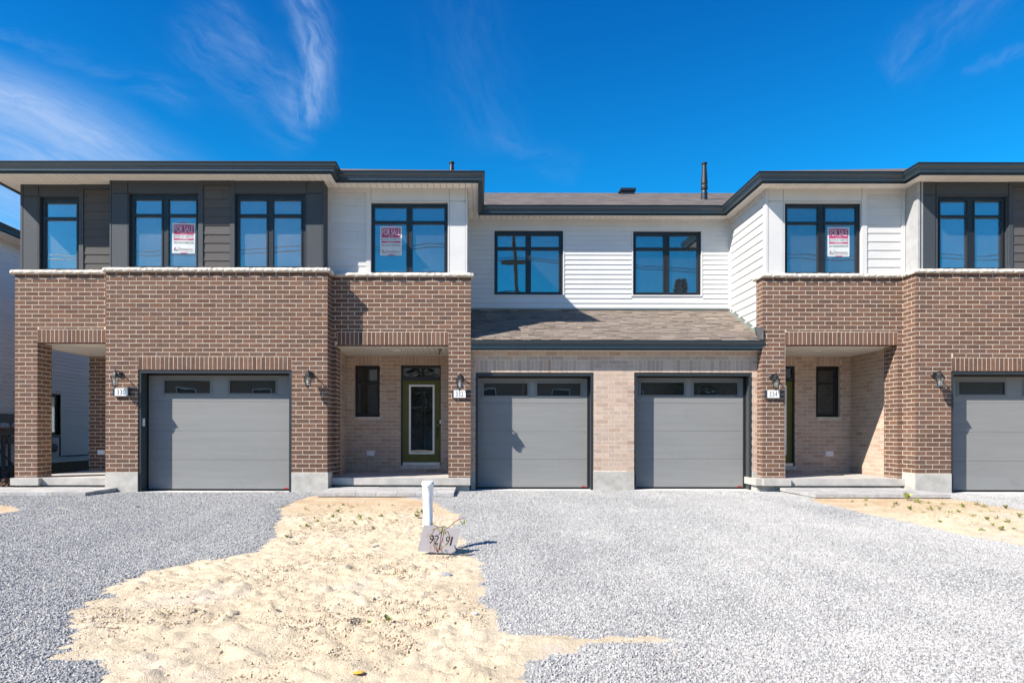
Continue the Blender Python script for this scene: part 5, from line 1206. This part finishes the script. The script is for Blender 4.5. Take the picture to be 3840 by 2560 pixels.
def small(px, py, name, lab, cat, col_, sx, sy, sz, rz=0.0):
    x, y = g2w(px, py); b = B(); b.lathe((0, 0, 0), [(0.3, -0.5), (0.5, -0.1), (0.42, 0.3), (0.2, 0.5)], 7); o = b.build(name, M(name + '_' + str(px), col_, rough=0.9, nscale=30, bump=.4))
    o.location = (x, y, gzs(x, y) + sz * .3); o.scale = (sx, sy, sz); o.rotation_euler = (rng.uniform(-.2, .2), rng.uniform(-.2, .2), rz); return tag(o, lab, cat)
small(1345, 2534, 'fallen_leaf', 'yellow fallen leaf lying on the sand near the bottom edge', 'leaf', (0.62, 0.36, 0.05), 0.075, 0.05, 0.012)
small(516, 1906, 'stone', 'dark stone lying on the left gravel drive', 'stone', (0.09, 0.095, 0.11), 0.08, 0.06, 0.04)
small(3012, 2498, 'stone', 'dark blue stone lying on the near right gravel', 'stone', (0.08, 0.09, 0.11), 0.035, 0.03, 0.02)
small(1780, 2316, 'paper_scrap', 'white scrap lying at the right edge of the sand', 'litter', (0.75, 0.76, 0.78), 0.05, 0.03, 0.02)
small(3113, 2375, 'stone', 'small near black stone on the gravel right of the middle', 'stone', (0.08, 0.085, 0.10), 0.04, 0.03, 0.022)
small(225, 1914, 'wood_scrap', 'pale scrap of wood on the left gravel drive', 'litter', (0.45, 0.42, 0.32), 0.17, 0.03, 0.03)
small(2816, 2128, 'brick_chip', 'pale red chip on the right gravel', 'litter', (0.6, 0.3, 0.22), 0.09, 0.03, 0.02)
small(1675, 2163, 'stone', 'flat grey stone half buried in the sand below the board', 'stone', (0.33, 0.33, 0.35), 0.12, 0.07, 0.03)
small(1408, 2064, 'stone', 'flat grey stone on the sand left of the board', 'stone', (0.32, 0.3, 0.27), 0.09, 0.035, 0.025)

# ---------------------------------------------------------------- neighbour house at the left
XN = -12.6; NL = (XN, 17, 0)
nr = empty('grey_sided_house', NL, 'neighbouring house with blue grey vinyl siding beyond the far left porch', 'house'); ninv = Matrix.Translation(NL).inverted(); NW = RW(XN)
nwin = (17.8, 19.7, Z(1628.6, 19.7, 225), Z(1481, 19.7, 225)); zsb = CH - 0.90; ztop = CH + 5.12
B().plate(NW, 12.6, 27, zsb, ztop, [nwin], 0, 0.15).build('wall', vinylg, nr, ninv)
B().box(XN - 0.3, XN - 0.012, 12.6, 27, -0.4, zsb).build('foundation', M('tan_parging', (0.20, 0.165, 0.12), rough=0.9), nr, ninv)
B().box(XN - 9, XN - 0.15, 12.6, 12.7, -0.3, ztop).box(XN - 9, XN - 0.15, 26.9, 27, -0.3, ztop).build('end_wall', vinylg, nr, ninv)
z = ztop; 
while z > zsb:
    z0 = max(z - 0.1143, zsb); cc = [(12.6, 27)]
    if z > nwin[2] and z0 < nwin[3]: cc = [(12.6, nwin[0] - .03), (nwin[1] + .03, 27)]
    for a, c in cc:
        o = bpy.data.objects.new('plank', unit('wedge', vinylg)); link(o, nr, ninv); o.matrix_basis = mat4(NW, a, c, z0 + .0005, z, -0.016, 0.003)
    z = z0 if z0 > zsb else -99
fr = B().plate(NW, nwin[0], nwin[1], nwin[2], nwin[3], [(nwin[0] + .3, nwin[1] - .06, nwin[2] + .07, nwin[3] - .07)], 0.03, 0.1).plate(NW, nwin[0] - .03, nwin[1] + .03, nwin[2] - .03, nwin[3] + .03, [nwin], -0.02, 0.03).build('window', winf, nr, ninv)
B().wbox(NW, nwin[0] + .29, nwin[1] - .05, nwin[2] + .06, nwin[3] - .06, 0.07, 0.075).build('pane', glassm, fr)
B().wbox(NW, nwin[0] - .1, nwin[1] + .1, nwin[2] - .1, nwin[3] + .1, 0.5, 0.55).build('blind', M('green_blind', (0.2, 0.26, 0.24), rough=.8), fr)
B().box(XN, XN + 0.42, 12.3, 27, ztop - 0.0, ztop + 0.012).build('soffit', soff, nr, ninv)
sweep([(XN + 0.40, 27), (XN + 0.40, 12.3)], (0, 2), [(-a, h_) for a, h_ in GPROF], CH + 5.31).build('gutter', gutterm, nr, ninv)
B().add([(XN + .52, 12.3, CH + 5.32), (XN + .52, 27, CH + 5.32), (XN - 4.5, 27, CH + 7.1), (XN - 4.5, 12.3, CH + 7.1), (XN - 9, 12.3, CH + 5.32), (XN - 9, 27, CH + 5.32)], [(0, 1, 2, 3), (3, 2, 5, 4)]).build('roof', rooff, nr, ninv)
# gas pipe and meter on that wall
gz = lambda py, Y, px: Z(py, Y, px)
gm_ = empty('gas_meter', (XN + 0.1, 19.0, 0.7), 'black gas pipe and grey meter on the blue grey siding behind the left pillar', 'gas meter'); ginv = Matrix.Translation(gm_.location).inverted()
B().tube([(XN + .08, 18.8, Z(1637, 19.5, 200)), (XN + .08, 19.6, Z(1637, 19.6, 217)), (XN + .08, 19.6, Z(1709, 19.6, 217)), (XN + .08, 20.1, Z(1709, 19.9, 240)), (XN + .08, 24, Z(1709, 19.9, 240))], 0.022, 8).build('pipe', blackm, gm_, ginv)
B().lathe((XN + .02, 19.25, Z(1678, 19.25, 198)), [(0.10, 0), (0.12, 0.05), (0.12, 0.15), (0.08, 0.18)], 16, ax='x').build('meter_body', meterb, gm_, ginv)
em = empty('electric_meter', (XN + 0.1, 15.5, 1.3), 'grey electric meter cabinet with two glass meters on the siding at the far left edge', 'electric meter'); einv = Matrix.Translation(em.location).inverted()
zb0, zb1 = Z(1631, 17.1, 30), Z(1550, 17.1, 30)
B().box(XN + 0.0, XN + 0.16, 16.2, 17.75, zb0, zb1).build('cabinet', meterb, em, einv)
for q in (17.1, 17.52):
    B().lathe((XN + .16, q, Z(1595, 17.25, 35)), [(0.085, 0), (0.085, 0.05), (0.075, 0.06), (0.07, 0.16), (0.03, 0.19)], 18, ax='x').build('meter', M('meter_glass', (0.42, 0.45, 0.47), rough=0.15, spec=0.6), em, einv)
    B().box(XN + .155, XN + .17, q - .05, q + .05, Z(1614, 17.25, 35), Z(1607, 17.25, 35)).build('red_tag', M('tag_red', (0.35, 0.05, 0.03), rough=.6), em, einv)
for q, rr_ in ((16.7, 0.055), (17.25, 0.05), (17.47, 0.033)):
    B().tube([(XN + .09, q, zb0 + .02), (XN + .09, q, -0.1)], rr_, 10).build('conduit', pipegrey, em, einv)
for q in (16.9, 17.5): B().box(XN + .02, XN + .13, q - .15, q + .15, zb0 - .22, zb0 - .05).build('junction_box', meterb, em, einv)
B().tube([(XN + .1, 16.65, zb0 - .1), (XN + .2, 17.0, 0.7), (XN + .22, 17.4, 0.35), (XN + .1, 17.2, -0.02)], 0.03, 8).build('hose', pipegrey, em, einv)
rk = random.Random(9)
for k in range(5): B().tube([(XN + .05, 17.6 + .1 * k, 0.9 - .12 * k), (XN + .12, 18.1, 0.72 - .12 * k), (XN + .05, 18.7, 0.7 - .15 * k)], 0.006, 5).build('cable', blackm, em, einv)
b = B(); 
for k in range(70): b.lathe((-10.2 + rk.gauss(0, .45), 14.0 + rk.gauss(0, .5), rk.uniform(-.02, .16)), [(0.0, -.5 * .1), (.06, 0), (.03, .05)], 6)
tag(b.build('soil_heap', M('dark_soil', (0.09, 0.06, 0.045), rough=1, nscale=12, bump=1)), 'dark soil clods heaped under the electric meter at the left edge', 'soil', kind='stuff')

# ---------------------------------------------------------------- across the street, seen only in the glass
up_ = empty('utility_pole', (2.3, -8, -0.2), 'wooden utility pole with wires, seen mirrored in the left middle upper window', 'utility pole'); uinv = Matrix.Translation(up_.location).inverted()
B().tube([(2.9, -8, -0.3), (2.1, -8, 13.6)], [0.17, 0.11], 10).box(1.4, 3.0, -8.1, -7.9, 11.3, 11.5).lathe((2.45, -8.2, 8.8), [(0.2, 0), (0.22, 0.1), (0.22, 0.7), (0.15, 0.8)], 12).build('pole', wood, up_, uinv)
for k, z in enumerate((11.7, 11.6, 9.7, 9.2, 8.8, 8.5, 8.3)):
    pts = [(x, -8 - 0.1 * k, z + ((x - 2.2) / 34) ** 2 * 1.3 * (1 + 0.2 * (k % 3)) - abs(x - 2.2) * (0.08 + 0.01 * (k % 2)) * 0.9) for x in np.linspace(-38, 40, 50)]
    B().tube(pts, 0.022 + 0.012 * (k > 2), 4).build('wire', blackm, up_, uinv)
def spruce(x, y, H, lab):
    r = empty('spruce_tree', (x, y, -0.2), lab, 'tree'); inv_ = Matrix.Translation(r.location).inverted(); q = random.Random(int(x)); b = B()
    for k in range(2600):
        t = q.random() ** 0.8; z = H * (0.12 + 0.88 * t); R_ = (1 - t) * H * 0.2 + 0.08; a = q.uniform(0, 6.28); rad = R_ * math.sqrt(q.random()) * (0.75 + .35 * math.sin(z * 5))
        c_ = Vector((x + rad * COS(a), y + rad * SIN(a), z - 0.2 - rad * .25)); d = Vector((COS(a), SIN(a), -.2)); leaf_mesh(b, c_, d, (0, 0, 1), .45, .09)
    b.build('crown', needle, r, inv_); B().tube([(x, y, -0.3), (x, y, H * .95)], [.22, .03], 8).build('trunk', wood, r, inv_)
spruce(17.4, -25, 14.6, 'dark spruce across the street, seen mirrored in the right middle upper window'); spruce(-4.7, -25, 13.2, 'dark spruce across the street, seen mirrored low in the left white bay window')
oh = empty('house_across', (0, -26, -0.2), 'plain two storey row across the street, seen only in the glass', 'house'); oinv = Matrix.Translation(oh.location).inverted()
b = B(); b.box(-66, 66, -36, -26, -0.3, 5.6); b.build('wall', M('taupe_wall', (0.24, 0.2, 0.17), rough=.9), oh, oinv)
B().add([(-67, -25.4, 5.55), (67, -25.4, 5.55), (67, -31, 7.6), (-67, -31, 7.6), (-67, -37, 5.5), (67, -37, 5.5)], [(0, 1, 2, 3), (3, 2, 5, 4)]).build('roof', roofb, oh, oinv)
for k in range(-10, 11):
    for z, hh, ww in ((3.4, 1.4, 1.6), (0.0, 2.3, 2.7)):
        xx_ = k * 6.1 + (0 if z > 1 else 1.2); f_ = B().box(xx_, xx_ + ww, -26.0, -25.94, z, z + hh).build('window' if z > 1 else 'garage_door', plastic if z > 1 else gdoor, oh, oinv)
        if z > 1: B().box(xx_ + .1, xx_ + ww - .1, -25.95, -25.92, z + .1, z + hh - .1).build('pane', blackm, f_)
